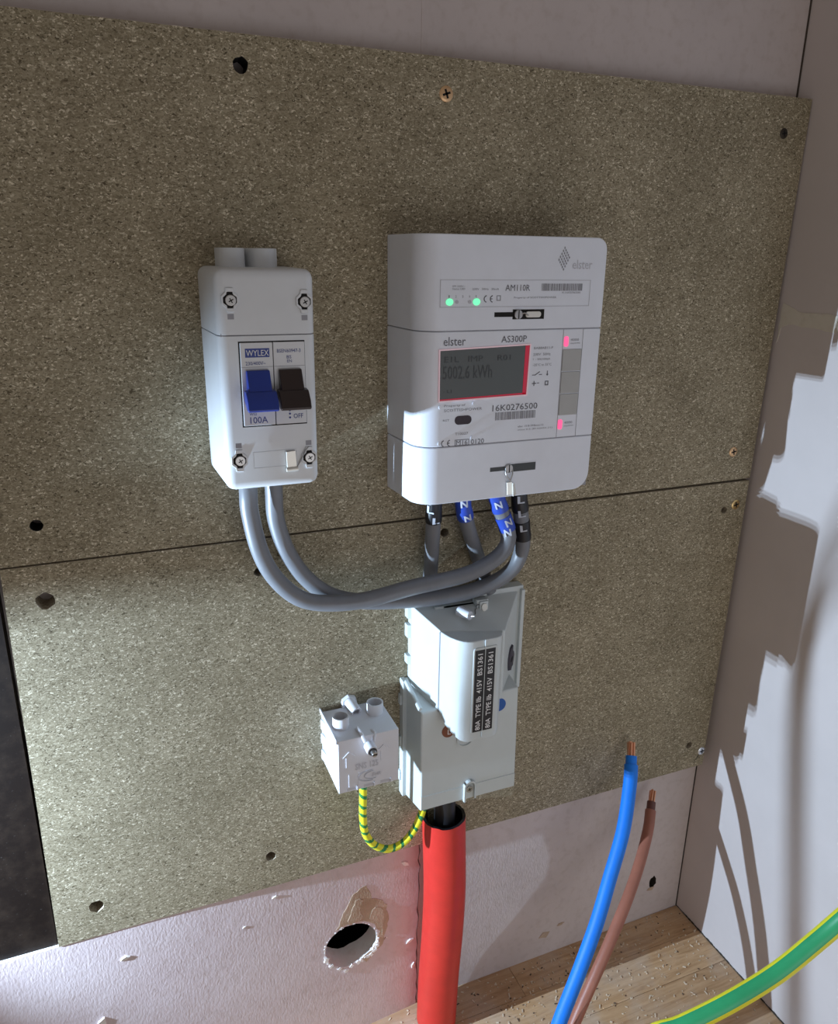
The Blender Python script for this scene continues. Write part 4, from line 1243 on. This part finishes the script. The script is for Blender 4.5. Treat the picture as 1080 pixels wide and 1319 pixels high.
cut_cable('cut_cable', 'bright blue cable standing up with bare copper end against the board',
          [(0.296, -0.150, 0.0040), (0.312, -0.138, 0.036), (0.3300, -0.1290, 0.074), (0.3563, -0.1176, 0.1159), (0.3805, -0.1050, 0.1509), (0.4031, -0.0897, 0.1839), (0.4273, -0.0726, 0.2195), (0.4480, -0.0505, 0.2530), (0.4545, -0.0412, 0.2665)],
          0.0068, CABLEBLUE, CABLEBLUE, 0.0085, 0.0135, 1)
cut_cable('cut_cable', 'brown cable with bare copper end beside the blue cable',
          [(0.318, -0.140, 0.0040), (0.338, -0.1290, 0.036), (0.3640, -0.1170, 0.0690), (0.3964, -0.1023, 0.1033), (0.4340, -0.0812, 0.1339), (0.4632, -0.0610, 0.1540), (0.4880, -0.0405, 0.1730), (0.5005, -0.0270, 0.1860)],
          0.0057, CABLEBROWN, CABLEBROWN_IN, 0.0090, 0.0125, 2)
# green and yellow earth cable in front of the right wall
path = catmull([(0.300, -0.200, 0.006), (0.315, -0.205, 0.08), (0.3509, -0.2150, 0.1470), (0.3796, -0.2250, 0.1637), (0.4186, -0.2320, 0.1792), (0.4610, -0.2360, 0.1961), (0.4940, -0.2400, 0.2199), (0.5133, -0.2450, 0.2419), (0.530, -0.255, 0.275), (0.540, -0.270, 0.33)], 0.005)
ec = thing('earth_cable', tuple(path[0]), 'thick green cable with yellow edges crossing in front of the right wall', 'cable')
bm = bmesh.new()
tube(bm, path, 0.0078, 24, mat_fn=lambda i, k: 0 if k in (13, 14, 15, 22, 23, 0, 1) else 1)
obj('insulation', bm, [YEL, GRN2], ec)

# red pipe with the black supply cable inside
pp = thing('red_pipe', (0.252, -0.032, -0.0), 'bright red plastic pipe rising from the shelf to the cut-out', 'pipe')
path = catmull([(0.2515, -0.0270, 0.0005), (0.2520, -0.0290, 0.06), (0.2530, -0.0325, 0.12), (0.2528, -0.0350, 0.18), (0.2512, -0.0320, 0.2590)], 0.006)
bm = bmesh.new()
n = 40
ro = tube(bm, path, 0.0203, n, cap=False)
q = random.Random(3)
top_o = ro[-1]
inner_path = path[-8:]
ri = tube(bm, inner_path, 0.0176, n, cap=False, mat_fn=lambda i, k: 1)
for k in range(n):
    dz = q.uniform(-0.0007, 0.0005)
    top_o[k].co.z += dz; ri[-1][k].co.z += dz
    bm.faces.new((top_o[k], top_o[(k + 1) % n], ri[-1][(k + 1) % n], ri[-1][k])).material_index = 1
obj('pipe_wall', bm, [PIPERED, PIPEIN], pp)
sc_ = thing('supply_cable', (0.2510, -0.032, 0.16), 'black supply cable inside the mouth of the red pipe', 'cable')
bm = bmesh.new()
tube(bm, catmull([(0.2515, -0.034, 0.002), (0.2520, -0.034, 0.1), (0.2515, -0.034, 0.2), (0.2510, -0.034, 0.291)], 0.01), 0.0098, 20)
obj('sheath', bm, BLACK, sc_)

# ------------------------------------------------------------------ work light at the left, outside the picture
wl = thing('work_light', (-0.370, -0.110, 0.0), 'black work light on a short stand left of the boards', 'lamp')
LX = LAMP.x
bm = bmesh.new()
prism_z(bm, circ(LX - 0.035, -0.110, 0.055, 28), 0.0, 0.012)
cyl(bm, (LX - 0.035, -0.110, 0.010), (LX - 0.035, -0.110, LAMP.z), 0.008)
cyl(bm, (LX - 0.035, -0.110, LAMP.z), (LX - 0.035, LAMP.y, LAMP.z), 0.006)
obj('stand', bm, BLACK, wl)
bm = bmesh.new()
box(bm, LX - 0.050, LX - 0.006, -0.105, -0.045, LAMP.z - 0.04, LAMP.z + 0.04)
obj('housing', bm, BLACK, wl, bev=0.004)
# added unseen flap, shaped to cut the beam to an edge on the board
s = 0.34
zf0 = LAMP.z + s * (0.530 - LAMP.z); yf = LAMP.y + s * (-0.018 - LAMP.y)
zf1 = LAMP.z + s * (0.62 - LAMP.z)
bm = bmesh.new()
hexa(bm, [(LX - 0.006, yf, zf0 + 0.003), (-0.118, yf, zf0 - 0.004), (-0.118, yf, zf1), (LX - 0.006, yf, zf1)], [(LX - 0.006, yf + 0.0012, zf0 + 0.003), (-0.118, yf + 0.0012, zf0 - 0.004), (-0.118, yf + 0.0012, zf1), (LX - 0.006, yf + 0.0012, zf1)])
box(bm, LX - 0.025, LX, yf - 0.002, yf + 0.003, zf0, zf1)
obj('gobo_flap', bm, BLACK, wl, smooth=False)
bm = bmesh.new()
tube(bm, catmull([(LX - 0.01, -0.088, LAMP.z + 0.036), (LX + 0.05, -0.084, LAMP.z + 0.030), (-0.206, -0.0760, 0.388), (-0.200, -0.0745, 0.374), (-0.200, -0.0785, 0.350), (-0.200, -0.0835, 0.325), (-0.205, -0.092, 0.270), (-0.215, -0.096, 0.120), (-0.250, -0.100, 0.006), (-0.340, -0.120, 0.013)], 0.006), 0.0017, 10)
obj('shadow_cord', bm, BLACK, wl)  # added unseen cord, hung before the lens to shade a band of the right wall
for dz in (-0.007, 0.0, 0.007):
    bm = bmesh.new()
    cyl(bm, (LX - 0.008, LAMP.y, LAMP.z + dz), (LX - 0.0045, LAMP.y, LAMP.z + dz), 0.0038)
    obj('lamp_lens', bm, LABELWHITE, wl)
    l = bpy.data.lights.new('work_light_beam', 'SPOT')
    l.energy = LAMP_ENERGY
    l.color = (0.62, 0.82, 1.05)
    l.shadow_soft_size = 0.0013
    l.spot_size = math.radians(LAMP_SPOT)
    l.spot_blend = LAMP_BLEND
    lo = bpy.data.objects.new('work_light_beam', l)
    COL.objects.link(lo)
    lo.location = (LAMP.x, LAMP.y, LAMP.z + dz)
    lo.rotation_euler = (math.radians(90 + LAMP_PITCH), 0, math.radians(-90 + LAMP_YAW))
